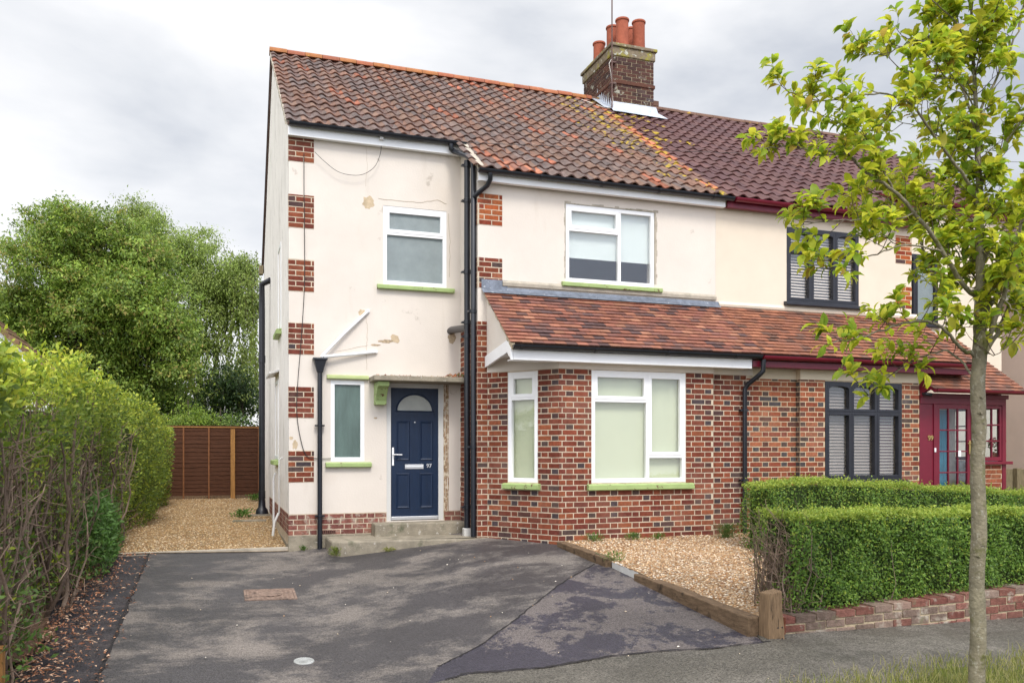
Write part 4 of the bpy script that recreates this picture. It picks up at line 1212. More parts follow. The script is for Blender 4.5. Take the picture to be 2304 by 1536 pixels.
# porch
PY = 10.93
px0, px1 = 10.97, 12.86
PSL = .735
PYB, PZB = 10.66, 2.50
zpor = lambda y: PZB + PSL * (y - PYB)
porch = MB()
zh0, zh1 = 2.28, 2.43
porch.box(px0, px1, PY, PY + .08, zh0, zh1)                           # header
porch.box(px0 - .01, px1 + .02, PY - .035, PY, 2.385, 2.455)
pdx0, pdx1 = at(2107, 1000, PY).x, at(2186, 1000, PY).x
porch.box(px0, pdx0 - .004, PY + .02, PY + .07, .30, zh0)             # side panel with the number
porch.box(pdx0 - .05, pdx0, PY, PY + .08, .30, zh0)
porch.box(pdx1, pdx1 + .09, PY, PY + .08, .30, zh0)
porch.box(px1 - .085, px1, PY, PY + .09, .28, zh0)                    # corner post
pwz = at(2260, 1040, PY).z
porch.box(pdx1 + .09, px1 + .10, PY - .05, PY + .09, pwz - .03, pwz + .02)
po = porch.build('porch', MAROON, nb, bevel=.004)
mb = MB(); mb.box(pdx1 + .09, px1 - .086, PY + .015, PY + .12, .2, pwz - .031); bricks(mb, front(PY + .015), pdx1 + .09, px1 - .088, .25, pwz - .031, (), NRED_P, NDARK_P, .3, .006, 1, bond='stretcher'); mb.build('porch_brickwork', [MORTAR_N, BRICK], po)
mb = MB(); mb.box(px0 + .01, px0 + .06, PY + .08, YM, .2, 2.45)
mb.prism([Vector((px0 + .004, PY - .02, 2.44)), Vector((px0 + .004, YM, 2.44)), Vector((px0 + .004, YM, zpor(YM) - .05)), Vector((px0 + .004, PYB + .08, zpor(PYB + .08) - .05))], (.05, 0, 0)); mb.build('porch_side', MAROON, po)
def glazed(parent, name, fr, u0, u1, z0, z1, nx, nz, st, m, pane, n0=.0, n1=.045, gb=.022):
    mb = MB()
    mb.fbox(fr, u0, u0 + st, -n1, n0, z0, z1); mb.fbox(fr, u1 - st, u1, -n1, n0, z0, z1); mb.fbox(fr, u0 + st, u1 - st, -n1, n0, z0, z0 + st * 1.3); mb.fbox(fr, u0 + st, u1 - st, -n1, n0, z1 - st, z1)
    A, B, Cc, D = u0 + st, u1 - st, z0 + st * 1.3, z1 - st
    for i in range(1, nx): u = A + (B - A) * i / nx; mb.fbox(fr, u - gb / 2, u + gb / 2, -n1 + .005, n0 - .004, Cc, D)
    for j in range(1, nz): z = Cc + (D - Cc) * j / nz; mb.fbox(fr, A, B, -n1 + .006, n0 - .003, z - gb / 2, z + gb / 2)
    o = mb.build(name, m, parent, bevel=.003)
    pm = MB()
    pm.fbox(fr, A - .004, B + .004, -n1 / 2 - .003, -n1 / 2 + .003, Cc - .004, D + .004); pm.build('pane', pane, o)
    return o
pdr = glazed(po, 'porch_door', front(PY + .01), pdx0 + .004, pdx1 - .004, .32, zh0 - .003, 3, 5, .075, MAROON, GLASS_P)
pww = glazed(po, 'porch_window', front(PY + .01), pdx1 + .094, px1 - .088, pwz + .03, zh0 - .01, 3, 3, .05, MAROON, GLASS_P)
pside = glazed(po, 'porch_window', (Vector((px1, 0, 0)), YV, XV), PY + .10, YM + .85, pwz + .03, zh0 - .01, 3, 3, .05, MAROON, GLASS_P)
mb = MB(); mb.fbox((Vector((px1, 0, 0)), YV, XV), PY + .095, YM + .9, -.1, -.01, .2, pwz + .025); mb.build('porch_dwarf_wall', [BRICK_W], po)
mb = MB(); mb.fbox((Vector((px1, 0, 0)), YV, XV), PY + .095, YM + .9, -.08, 0, zh0, 2.5); mb.build('porch_beam', MAROON, po)
mb = MB()
hxx = pdx1 - .045; q = at(2177, 997, PY); mb.box(hxx - .015, hxx + .015, PY - .012, PY + .002, q.z - .18, q.z + .05); mb.tube([(hxx, PY - .01, q.z), (hxx, PY - .05, q.z), (hxx - .09, PY - .05, q.z)], .01, 8); mb.build('handle', BRASS, pdr, bevel=.002)
mb = MB(); q = at(2158, 1020, PY); mb.box(q.x - .03, q.x + .03, PY - .012, PY - .009, q.z - .05, q.z + .05); mb.build('paper_notice', mat("white_paper", (.8, .8, .8), .8, .02), pdr)
mb = MB(); q = at(2104, 1012, PY); mb.box(q.x - .02, q.x + .015, PY - .012, PY + .0, q.z - .035, q.z + .035); mb.build('doorbell', UPVC, po, bevel=.004)
q = at(2095, 990, PY)
lettering("99", .115, (q.x, PY + .012, q.z), XV, .006, BRASS, po)
mb = MB(); mb.fbox(front(PY + .30), pdx0 + .02, pdx0 + .55, -.02, 0, .3, 2.2); mb.build('curtain', CURT, po)
mb = MB(); mb.box(px0 + .1, px1 - .1, YM - .05, YM - .01, .2, 2.4); mb.build('inner_wall', PLASTER_N, po)
pr_ = plain_tiles('porch_roof', nb, PTILE, px0 - .0, px1 + .16, YM + .2, zpor(YM + .2), PYB, PSL, LN_P, seed=21)
mb = MB(); mb.prism([Vector((px0 + .005, YM + .9, zpor(YM + .2) - .002)), Vector((px0 + .005, YM + .2, zpor(YM + .2) - .002)), Vector((px0 + .005, PYB + .02, zpor(PYB + .02) - .002)), Vector((px0 + .005, PYB + .02, zpor(PYB + .02) - .04)), Vector((px0 + .005, YM + .9, zpor(YM) - .05))], (px1 - px0 + .13, 0, 0)); mb.build('roof_deck', MAROON, pr_)
gutter(nb, px0 + .0, px1 + .27, PYB - .03, PZB + .0, MAROON, r=.055)
mb = MB(); mb.tube([(px0 + .02, PY - .02, 2.44), (px0 + .02, PY - .10, 2.43), (px0 + .10, PY - .13, 2.42)], .03, 8); mb.build('gutter_outlet', BLACKP, nb, smooth=50)

# red geranium standing on the sill inside the porch
gp_ = at(2240, 1012, PY + .22)
ger = thing("potted_geranium", "red flowered geranium in an orange pot behind the porch window", "potted plant", (gp_.x, PY + .22, pwz + .02))
mb = MB(); mb.lathe((gp_.x, PY + .22, pwz + .02), [(.0, 0), (.05, 0), (.075, .13), (.08, .13), (.08, .15), (.06, .15)], 16); mb.build('pot', TERR, ger, smooth=40)
def leaves(name, P, D, Nn, Ln, Wd, cols, m, parent=None, loc=None, fold=.25, curl=.15, full=False):
    """leaf shapes of two bent halves: P base points, D directions, Nn rough normals"""
    P = np.asarray(P, float); D = np.asarray(D, float); Nn = np.asarray(Nn, float)
    Ln = np.broadcast_to(np.asarray(Ln, float), (len(P),))[:, None]; Wd = np.broadcast_to(np.asarray(Wd, float), (len(P),))[:, None]
    D = D / (np.linalg.norm(D, axis=1, keepdims=True) + 1e-9)
    Sd = np.cross(D, Nn); Sd /= (np.linalg.norm(Sd, axis=1, keepdims=True) + 1e-9)
    U = np.cross(Sd, D)
    b = P; t = P + D * Ln - U * Ln * curl
    mdl = P + D * Ln * .5 + U * Ln * curl * .3
    n = len(P)
    if not full:
        l = P + D * Ln * .48 + Sd * Wd * .5 + U * Wd * fold
        r = P + D * Ln * .48 - Sd * Wd * .5 + U * Wd * fold
        V = np.stack([b, l, t, r, mdl], 1).reshape(-1, 3)
        i = np.arange(n)[:, None] * 5
        F = np.concatenate([i + np.array([[0, 4, 1]]), i + np.array([[1, 4, 2]]), i + np.array([[0, 3, 4]]), i + np.array([[3, 2, 4]])], 0)
        return npmesh(name, V, F, np.tile(cols, (4, 1)), m, parent, loc)
    h = lambda a, w, up: P + D * Ln * a + Sd * Wd * w + U * (Wd * fold * abs(w) * 2 + Ln * curl * up)
    m1 = P + D * Ln * .30 + U * Ln * curl * .22; m2 = P + D * Ln * .68 + U * Ln * curl * -.08
    V = np.stack([b, h(.22, .36, .15), h(.5, .5, .2), h(.78, .33, -.2), t, h(.78, -.33, -.2), h(.5, -.5, .2), h(.22, -.36, .15), m1, m2], 1).reshape(-1, 3)
    i = np.arange(n)[:, None] * 10
    tri = [[0, 8, 1], [1, 8, 2], [8, 9, 2], [2, 9, 3], [3, 9, 4], [0, 7, 8], [7, 6, 8], [8, 6, 9], [6, 5, 9], [5, 4, 9]]
    F = np.concatenate([i + np.array([q]) for q in tri], 0)
    return npmesh(name, V, F, np.tile(cols, (10, 1)), m, parent, loc, smooth=True)
def rcol(n, pal, v=.15):
    pal = np.asarray(pal); c = pal[rng.integers(0, len(pal), n)]
    return c * (1 + rng.uniform(-v, v, (n, 1)))
def runit(n):
    v = rng.normal(size=(n, 3)); return v / np.linalg.norm(v, axis=1, keepdims=True)
n = 60; d = runit(n) * np.array([.13, .1, .1]) + np.array([gp_.x, PY + .22, pwz + .28])
leaves('foliage', d, runit(n) + [0, 0, .3], runit(n) + [0, -.6, 1], .05, .05, rcol(n, [(.05, .12, .03), (.08, .16, .03)]), LEAFM, ger)
n = 50; d = runit(n) * np.array([.15, .1, .05]) + np.array([gp_.x, PY + .20, pwz + .36])
leaves('blossom', d, runit(n), runit(n) + [0, -1, .5], .045, .045, rcol(n, [(1, 1, 1)]), RED, ger)

# ------------------------------------------------------------------ other buildings
far = thing("detached_house", "pink rendered house beyond the attached pair with a brown tiled roof", "house", (17.6, 12, 0))
mb = MB(); mb.box(17.6, 27, 6, 19.5, -.3, 5.25); mb.build('wall', PLASTER_R, far)
mb = MB()
ex, ez = 17.32, 5.12
rise = .62
for j in range(30):                                              # courses of tiles on the slope that faces the pair
    x0 = ex + j * .26; x1 = x0 + .28; z0 = ez + j * .26 * rise; z1 = z0 + .28 * rise
    y = 5.8
    while y < 19.7:
        c = random.choice([(.12, .075, .06), (.10, .065, .058), (.14, .085, .065)]); f = random.uniform(.8, 1.2)
        mb.add([Vector((x0, y, z0 + .05)), Vector((x0, y + .15, z0 + .075)), Vector((x0, y + .30, z0 + .05)), Vector((x1, y, z1 + .02)), Vector((x1, y + .15, z1 + .045)), Vector((x1, y + .30, z1 + .02)), Vector((x0, y, z0 + .01)), Vector((x0, y + .15, z0 + .035)), Vector((x0, y + .3, z0 + .01))],
               [(0, 3, 4, 1), (1, 4, 5, 2), (6, 0, 1, 7), (7, 1, 2, 8)], tuple(v * f for v in c))
        y += .30
mb.build('roof', TILE, far)
mb = MB(); mb.prism([Vector((ex + .02, 5.9, ez)), Vector((25, 5.9, ez + 7.6 * rise - .02)), Vector((25, 5.9, ez - .1)), Vector((ex + .02, 5.9, ez - .12))], (0, 13.7, 0)); mb.build('eaves', GREYT, far)

gar = thing("neighbouring_bungalow", "low white gabled building with a mossy verge behind the tall hedge", "bungalow", (-4.3, 15, 0))
gy = 15.0
za_, zb_ = at(0, 735, gy), at(165, 872, gy)
sl_ = (za_.z - zb_.z) / (zb_.x - za_.x)
apx = -4.6; apz = zb_.z + (zb_.x - apx) * sl_
mb = MB(); mb.prism([Vector((-7.2, gy + .05, -.1)), Vector((zb_.x - .25, gy + .05, -.1)), Vector((zb_.x - .25, gy + .05, zb_.z + .2 * sl_ - .14)), Vector((apx, gy + .05, apz - .15)), Vector((-7.2, gy + .05, apz - .15 - (7.2 + apx) * sl_))], (0, 1.3, 0)); mb.build('wall', mat("white_wall", (.78, .77, .80), .8, .04, 2, .1, 30, .2), gar)
mb = MB()
for sgn in (1, -1):
    L_ = zb_.x - apx if sgn == 1 else 2.9
    n = 16
    for k in range(n):
        xa, xb = apx + sgn * L_ * k / n, apx + sgn * L_ * (k + 1) / n
        z0, z1 = apz - L_ * k / n * sl_, apz - L_ * (k + 1) / n * sl_
        mb.prism([Vector((xa, gy - .10, z0 - .085)), Vector((xa, gy - .10, z0 - .0)), Vector((xb, gy - .10, z1 + .035)), Vector((xb, gy - .10, z1 - .085))], (0, 1.5, 0), random.choice([(.20, .12, .075), (.16, .10, .06), (.25, .16, .10)]))
mb.build('roof', mat("mossy_roof_tile", (1, 1, 1), .9, .4, 10, .3, 40, .1, tint=True, spots=[((.20, .17, .05), 6, .55, .1)]), gar)
mb = MB(); mb.prism([Vector((apx, gy - .03, apz - .09)), Vector((zb_.x, gy - .03, zb_.z - .09)), Vector((zb_.x, gy - .03, zb_.z - .34)), Vector((apx, gy - .03, apz - .34))], (0, .03, 0)); mb.build('bargeboard', UPVC, gar)

opp = thing("facing_house", "pale gabled house across the street, mirrored in the bay window panes", "house", (6, -20, -.6))
mb = MB(); mb.prism([Vector((0, -20, -.6)), Vector((11, -20, -.6)), Vector((11, -20, 4.6)), Vector((5.5, -20, 8.6)), Vector((0, -20, 4.6))], (0, -8, 0)); mb.build('wall', PLASTER_R, opp)
mb = MB()
for a, b in ((Vector((-.4, -19.7, 4.35)), Vector((5.5, -19.7, 8.65))), (Vector((5.5, -19.7, 8.65)), Vector((11.4, -19.7, 4.35)))): mb.prism([a, b, b + ZV * .16, a + ZV * .16], (0, -8.6, 0), (.16, .08, .06))
mb.build('roof', TILE, opp)
for x0, z0 in ((1.5, .3), (6.8, .3), (1.5, 3.0), (6.8, 3.0)):
    mb = MB(); mb.box(x0, x0 + 2.2, -20.02, -19.95, z0, z0 + 1.4); w = mb.build('window', UPVC, opp); mb = MB(); mb.box(x0 + .1, x0 + 2.1, -19.949, -19.94, z0 + .1, z0 + 1.3); mb.build('pane', BLACKW, w)
mb = MB(); mb.box(4.7, 5.7, -20.02, -19.94, -.5, 1.6); mb.build('door', NAVY, opp, bevel=.01)

# ------------------------------------------------------------------ ground, drive, path, pavement
def sheet(name, ys, xl, xr, off, m, nx=12, zf=None, k='structure'):
    zf = zf or zg
    V, F = [], []
    for y in ys:
        a, b = xl(y), xr(y)
        for i in range(nx + 1):
            x = a + (b - a) * i / nx; V.append((x, y, zf(x, y) + off))
    for j in range(len(ys) - 1):
        for i in range(nx):
            q = j * (nx + 1) + i; F.append((q, q + 1, q + nx + 2, q + nx + 1))
    me = bpy.data.meshes.new(name); me.from_pydata(V, [], F); me.materials.append(m); me.polygons.foreach_set("use_smooth", [True] * len(F)); me.update()
    o = link(name, me, None, Vector((0, 0, 0)));
    if k: kind(o, k)
    return o
lin = lambda a, b, n: [a + (b - a) * i / n for i in range(n + 1)]
gys = [-60, -20, -5, 0] + lin(1, 24, 60) + [30, 40, 60, 120, 300]
def zbase(x, y):
    if x > 4.6 and 6.45 < y < 13: return -.35
    return zg(x, y) - .06
sheet('ground', gys, lambda y: -150, lambda y: 150, 0, LAWN, 2, lambda x, y: (min(zg(-1, y), zg(1, y)) - .30))
sheet('drive', lin(5.0, 12.95, 60), lambda y: -.955 + .006 * math.sin(y * 9), lambda y: 4.6 if y > 6.25 else 4.6 + (6.25 - y) * 1.0, 0, TARM, 40)
sheet('drive_edge', lin(4.0, 12.9, 40), lambda y: -2.6, lambda y: -.93, -.028, TARM3, 12)
# the joint between the drive and the pavement, and the darker reinstated wedge beside the sleepers
jp = [gpt(x, y) for x, y in ((1000, 1534), (1050, 1520), (1219, 1506), (1375, 1480), (1603, 1462), (1735, 1447))]
pw_ = [gpt(x, y) for x, y in ((1338, 1270), (1265, 1312), (1200, 1362), (1140, 1410), (1080, 1452), (1030, 1480), (985, 1500))]
def interp(pl, y, axis=1):
    pl = sorted(pl, key=lambda p: p.y)
    if y <= pl[0].y: return pl[0].x
    for a, b in zip(pl, pl[1:]):
        if y <= b.y: return a.x + (b.x - a.x) * (y - a.y) / max(1e-6, b.y - a.y)
    return pl[-1].x
ylo = min(p.y for p in pw_)
sheet('drive_patch', lin(5.3, pw_[0].y, 60), lambda y: interp(pw_, y) + .015 * math.sin(y * 9) if y > ylo else pw_[-1].x - (ylo - y) * .5, lambda y: 4.56 if y > 6.2 else 4.56 + (6.2 - y) * .5, .006, TARM2, 30)
def pave_z(x, y):
    if x > 4.5: return zg(4.5, y) - .012 * (x - 4.5)
    return zg(x, y)
def ribbon(name, pts, w, off, m, n=60):
    mb = MB(); P = []
    tot = len(pts) - 1
    for i in range(n + 1):
        t = i / n * tot; k = min(int(t), tot - 1); p = Vector(pts[k]).lerp(Vector(pts[k + 1]), t - k)
        P.append(Vector((p.x + random.gauss(0, .006), p.y + random.gauss(0, .006), 0)))
    V = []
    for i, p in enumerate(P):
        d = (P[min(i + 1, n)] - P[max(i - 1, 0)]).normalized(); sd = Vector((d.y, -d.x, 0)); ww = w * random.uniform(.35, 1.3)
        for s_ in (-1, 1): q = p + sd * ww * s_ * .5; V.append((q.x, q.y, zg(q.x, q.y) + off))
    mb.add(V, [(i * 2, i * 2 + 2, i * 2 + 3, i * 2 + 1) for i in range(n)])
    return kind(mb.build(name, m), 'structure')
JOINT = mat("dark_joint", (.022, .019, .019), .95, .3, 20)
ribbon('tarmac_joint', pw_, .022, .010, JOINT)
ribbon('pavement_joint', jp, .03, .020, JOINT)
ribbon('drive_joint', [Vector((-.945, y, 0)) for y in lin(5.0, 12.85, 10)], .035, .004, JOINT)
# front line of the pavement follows the joint
def xj(y): return interp(jp, y)
jy = sorted(jp, key=lambda p: p.x)
def ypav(x):
    if x <= jy[0].x: return jy[0].y - (jy[0].x - x) * .15
    for a, b in zip(jy, jy[1:]):
        if x <= b.x: return a.y + (b.y - a.y) * (x - a.x) / max(1e-6, b.x - a.x)
    return jy[-1].y + .05
V, F = [], []
xs_ = lin(-8, 16, 96); m_ = 24
for x in xs_:
    yt = ypav(x) + .012 * math.sin(x * 11) if x < 4.75 else 6.9
    for j in range(m_ + 1):
        y = 2.0 + (yt - 2.0) * j / m_; V.append((x, y, pave_z(x, y) + .012))
for i in range(len(xs_) - 1):
    for j in range(m_): q = i * (m_ + 1) + j; F.append((q, q + m_ + 1, q + m_ + 2, q + 1))
me = bpy.data.meshes.new('pavement'); me.from_pydata(V, [], F); me.materials.append(PAVEM); me.polygons.foreach_set("use_smooth", [True] * len(F)); me.update()
kind(link('pavement', me, None, Vector((0, 0, 0))), 'structure')
sheet('road', [-14, -6, 0, 2.0], lambda y: -60, lambda y: 60, .002, TARM3, 8, lambda x, y: -.62)
# gravel path beside the house and gravel bed in front of the bay
sheet('gravel_path', lin(12.88, 22, 30), lambda y: -1.75, lambda y: 3.2, .012, GRAVEL2, 16)
def zbed(x, y):
    t = (y - 6.9) / (YB - 6.9)
    return -.03 + .27 * min(1, max(0, t)) + .008 * math.sin(x * 5) * math.cos(y * 4)
sheet('gravel_bed', lin(6.45, 11.2, 40), lambda y: 4.575, lambda y: 9.2 if y > 7.3 else 5.6, 0, GRAVEL, 40, zbed)
sheet('front_lawn', lin(7.1, 11.3, 10), lambda y: 5.8, lambda y: 17.5, -.05, LAWN, 10, lambda x, y: zbed(4.5, y) + .0)
sheet('soil_border', lin(3.5, 22, 60), lambda y: -2.7, lambda y: -1.62 + .10 * math.sin(y * 2.3) + .05 * math.sin(y * 7.1), .0, SOIL, 14,
      lambda x, y: zg(x, y) - .02 + .22 * min(1, max(0, (-1.45 - x) / .6)) + .025 * math.sin(x * 23 + y * 17) * math.cos(y * 13))
# concrete strip where the tarmac meets the gravel path
mb = MB(); mb.box(-1.55, XL + .02, 12.90, 12.965, -.1, zg(-.5, 12.93) + .03); o = mb.build('kerb_strip', CEMENT, bevel=.006); kind(o, 'structure')

# pebbles on the gravel (real stones over the gravel bed, and strays on the drive)
def pebbles(name, n, pos, smin, smax, pal):
    base = np.array([[1, 0, 0], [0, 1, 0], [-1, 0, 0], [0, -1, 0], [0, 0, 1], [0, 0, -1]], float)
    f = np.array([[0, 1, 4], [1, 2, 4], [2, 3, 4], [3, 0, 4], [1, 0, 5], [2, 1, 5], [3, 2, 5], [0, 3, 5]])
    s = rng.uniform(smin, smax, (n, 1, 1)); sc = np.stack([rng.uniform(.7, 1.3, n), rng.uniform(.7, 1.3, n), rng.uniform(.35, .7, n)], 1)[:, None, :]
    th = rng.uniform(0, 6.3, n); R = np.zeros((n, 3, 3)); R[:, 0, 0] = np.cos(th); R[:, 0, 1] = -np.sin(th); R[:, 1, 0] = np.sin(th); R[:, 1, 1] = np.cos(th); R[:, 2, 2] = 1
    jit = rng.uniform(.75, 1.2, (n, 6, 1))
    V = np.einsum('nij,nkj->nki', R, base[None] * sc * s * jit) + pos[:, None, :]
    F = (np.arange(n)[:, None, None] * 6 + f[None]).reshape(-1, 3)
    c = np.repeat(rcol(n, pal, .2), 8, axis=0)
    return kind(npmesh(name, V.reshape(-1, 3), F, c, STONE), 'stuff')
GP = [(.42, .25, .12), (.58, .40, .24), (.66, .52, .36), (.34, .18, .08), (.72, .62, .50), (.48, .30, .16), (.25, .14, .08)]
n = 15000; x = rng.uniform(4.56, 8.6, n); y = rng.uniform(6.9, 10.9, n)
keep = (x < 6.9) | (y > 9.2); x, y = x[keep], y[keep]
pebbles('gravel', len(x), np.stack([x, y, [zbed(a, b) + .004 for a, b in zip(x, y)]], 1), .008, .019, GP)
GPP = [(.36, .22, .10), (.48, .32, .16), (.53, .39, .22), (.29, .17, .08), (.60, .48, .33)]
n = 9000; x = rng.uniform(-1.5, .95, n); y = 12.98 + (rng.uniform(0, 1, n) ** 1.2) * 9
pebbles('gravel', n, np.stack([x, y, [zg(a, b) + .016 for a, b in zip(x, y)]], 1), .009, .02, GPP)
n = 130; x = rng.uniform(-.9, 4.4, n); y = rng.uniform(5.2, 12.5, n); k_ = rng.uniform(0, 1, n) < np.where(x > 2.6, 1, .45); x, y = x[k_], y[k_]
pebbles('stray_pebbles', len(x), np.stack([x, y, [zg(a, b) + .012 for a, b in zip(x, y)]], 1), .006, .014, [(.62, .5, .36), (.75, .68, .58), (.5, .3, .16)])

# ------------------------------------------------------------------ fences, sleepers, wall, covers
FY = 22.0
fx0, fx1 = -2.2, 2.6
fzt, fzb = at(480, 962, FY).z, .30
fence = thing("lap_panel_fence", "brown wooden panel fence closing the gravel path behind the house", "fence", (-.2, FY, .3))
mb = MB()
z = fzb + .08
while z < fzt - .03:
    h = random.uniform(.085, .11); x = fx0
    while x < fx1:
        w_ = random.uniform(.5, .95); t = random.uniform(0, .008)
        n_ = 5
        for k in range(n_):
            xa, xb = x + w_ * k / n_, x + w_ * (k + 1) / n_
            za_ = z + random.uniform(-.006, .006)
            mb.add([Vector((xa, FY - .012 - t, za_)), Vector((xb, FY - .012 - t, za_ + random.uniform(-.006, .006))), Vector((xb, FY - .002, z + h + .03)), Vector((xa, FY - .002, z + h + .03))], [(0, 1, 2, 3)])
        x += w_
    z += h
mb.box(fx0, fx1, FY, FY + .015, fzb, fzt)
mb.build('panel', WOODF, fence)
mb = MB(); mb.box(fx0, fx1, FY - .03, FY + .03, fzt, fzt + .025); mb.build('capping', WOODP, fence, bevel=.004)
for px in (413, 470, 582):
    x = at(px, 1000, FY).x; mb = MB(); mb.box(x - .018, x + .018, FY - .04, FY - .012, fzb, fzt - .002); mb.build('batten', mat("brown_batten", (.19, .08, .035), .8, .3, 8, .2, 40, .2, stretch=(9, 9, 1)), fence, bevel=.003)
x = at(524, 1000, FY).x; mb = MB(); mb.box(x - .055, x + .05, FY - .10, FY - .012, fzb - .1, fzt - .03); mb.build('post', WOODP, fence, bevel=.004)
mb = MB(); mb.box(fx0, fx1, FY - .02, FY + .02, fzb - .1, fzb + .09); mb.build('gravel_board', SLEEP, fence, bevel=.004)

rf_ = thing("side_fence", "weathered wooden side gate between the porch and the pink house", "fence", (16, 13.2, .3))
mb = MB(); Yf = 13.2; zt_ = at(2280, 1056, Yf).z
for k in range(10):
    z0 = .3 + k * (zt_ - .3) / 10; mb.box(14.0, 17.5, Yf - .012 - .004 * (k % 2), Yf + .012, z0, z0 + (zt_ - .3) / 10 + .012, (.8, .8, .8))
mb.build('panel', GREYW, rf_)
x = at(2292, 1000, Yf - .1).x; mb = MB(); mb.box(x - .06, x + .06, Yf - .12, Yf - .015, .2, zt_ + .03); mb.build('post', GREYW, rf_, bevel=.008)

def plank(name, label, a, b, za, zb, w, h, m, group=None, bev=.012, low=None):
    """a squared timber lying from a to b"""
    a = Vector((a[0], a[1], 0)); b = Vector((b[0], b[1], 0)); d = (b - a).normalized(); s = Vector((d.y, -d.x, 0))
    n = 14; mb = MB(); V = []
    for i in range(n + 1):
        t = i / n; p = a.lerp(b, t); zt = za + (zb - za) * t
        j = lambda k=.006: random.uniform(-k, k)
        hh = h if low is None else h + (low - h) * t
        for sx_, zz in ((-1, zt + j()), (1, zt + j()), (1, zt - hh), (-1, zt - hh)):
            V.append(p + s * (sx_ * w / 2 + j(.004)) + ZV * zz)
    F = [(3, 2, 1, 0), (n * 4, n * 4 + 1, n * 4 + 2, n * 4 + 3)]
    for i in range(n):
        for k in range(4): F.append((i * 4 + k, i * 4 + (k + 1) % 4, i * 4 + 4 + (k + 1) % 4, i * 4 + 4 + k))
    mb.add(V, F)
    o = mb.build(name, m, None, bevel=bev, loc=(a.x, a.y, za - h)); return tag(o, label, 'timber edging', group)
e0 = at(1268, 1226, 10.80); e1 = gpt(1352, 1262)
plank('timber_sleeper', 'short weathered timber sleeper edging the gravel beside the brick bay', (4.50, 10.86), (4.56, 9.42), zg(4.5, 10.8) + .075, zg(4.5, 9.42) + .115, .13, .14, SLEEP, 'timber edging of the gravel bed', low=.22)
plank('edging_strip', 'thin pale grey edging strip bridging the gap between the two sleepers', (4.60, 9.40), (4.60, 8.55), zg(4.5, 9.4) + .075, zg(4.5, 8.55) + .085, .05, .12, GREYT, None, .004)
plank('timber_sleeper', 'long weathered timber sleeper running from the split oak post towards the bay', (4.58, 8.70), (4.56, 6.44), zg(4.5, 8.7) + .085, zg(4.5, 6.45) + .175, .14, .16, SLEEP, 'timber edging of the gravel bed', low=.30)
pb_ = gpt(1722, 1445); pd = 7.35
pt = thing("oak_post", "short split oak post at the end of the long sleeper by the pavement", "post", (4.80, 6.42, -.19))
mb = MB(); V = []
PX, PY_ = 4.67, 6.36
for z, s_ in ((-.40, .085), (-.09, .084), (.08, .08), (.245, .077)):
    for a_, b_ in ((-1, -1), (1, -1), (1, 1), (-1, 1)): V.append(Vector((PX + a_ * s_ + random.uniform(-.006, .006) + .012 * (z < 0), PY_ + b_ * s_ * .9, z + (.012 * a_ if z > .2 else 0))))
F = [(3, 2, 1, 0), (12, 13, 14, 15)] + [(i * 4 + k, i * 4 + (k + 1) % 4, i * 4 + 4 + (k + 1) % 4, i * 4 + 4 + k) for i in range(3) for k in range(4)]
mb.add(V, F); mb.build('shaft', POSTM, pt, bevel=.012)
mb = MB()
for dx_, dz_ in ((.01, -.17), (.055, -.17), (.01, -.07), (.055, -.07)): mb.tube([(PX + dx_ + .01, PY_ - .072, dz_), (PX + dx_ + .01, PY_ - .080, dz_)], .007, 8)
mb.build('screws', BLACKP, pt)

# low garden wall along the pavement
gwx0, gwx1, GWY = 4.87, 10.5, 6.42
gw = thing("garden_wall", "low weathered brick garden wall under the privet hedge beside the pavement", "wall", (gwx0, GWY, -.2))
mb = MB()
GW_P = [(0.163, 0.063, 0.049), (0.189, 0.085, 0.066), (0.172, 0.074, 0.056), (0.206, 0.137, 0.108), (0.232, 0.111, 0.087), (0.163, 0.115, 0.091), (0.198, 0.141, 0.112)]
def gwt(x): return -.015 + .042 * (x - gwx0)
nseg = 24
for k in range(nseg):
    a, b = gwx0 + (gwx1 - gwx0) * k / nseg, gwx0 + (gwx1 - gwx0) * (k + 1) / nseg
    mb.prism([Vector((a, GWY, -.6)), Vector((b, GWY, -.6)), Vector((b, GWY, gwt(b) - .012)), Vector((a, GWY, gwt(a) - .012))], (0, .22, 0))
for r in range(-5, 6):
    u = gwx0 + (.11 if r % 2 else 0) - .22 * (r % 2)
    while u < gwx1:
        a, b = max(u, gwx0 - .004), min(u + .213, gwx1)
        zb1 = gwt((a + b) / 2) - (r + 5) * .0795; c = random.choice(GW_P); f = random.uniform(.8, 1.25)
        if b - a > .03 and zb1 > -.45:
            j = lambda: random.uniform(-.004, .004)
            mb.fbox(front(GWY), a + j(), b + j(), -.05 if r > -5 else -.224, .010 + j(), zb1 - .066 + j(), zb1 + j(), tuple(v * f for v in c), 1)
        u += .2245
mb.fbox(front(GWY), gwx0 - .012, gwx0, -.21, .008, -.4, gwt(gwx0), (.22, .075, .045), 1)
mb.build('brickwork', [MORTAR_D, BRICK_W], gw, bevel=.004)

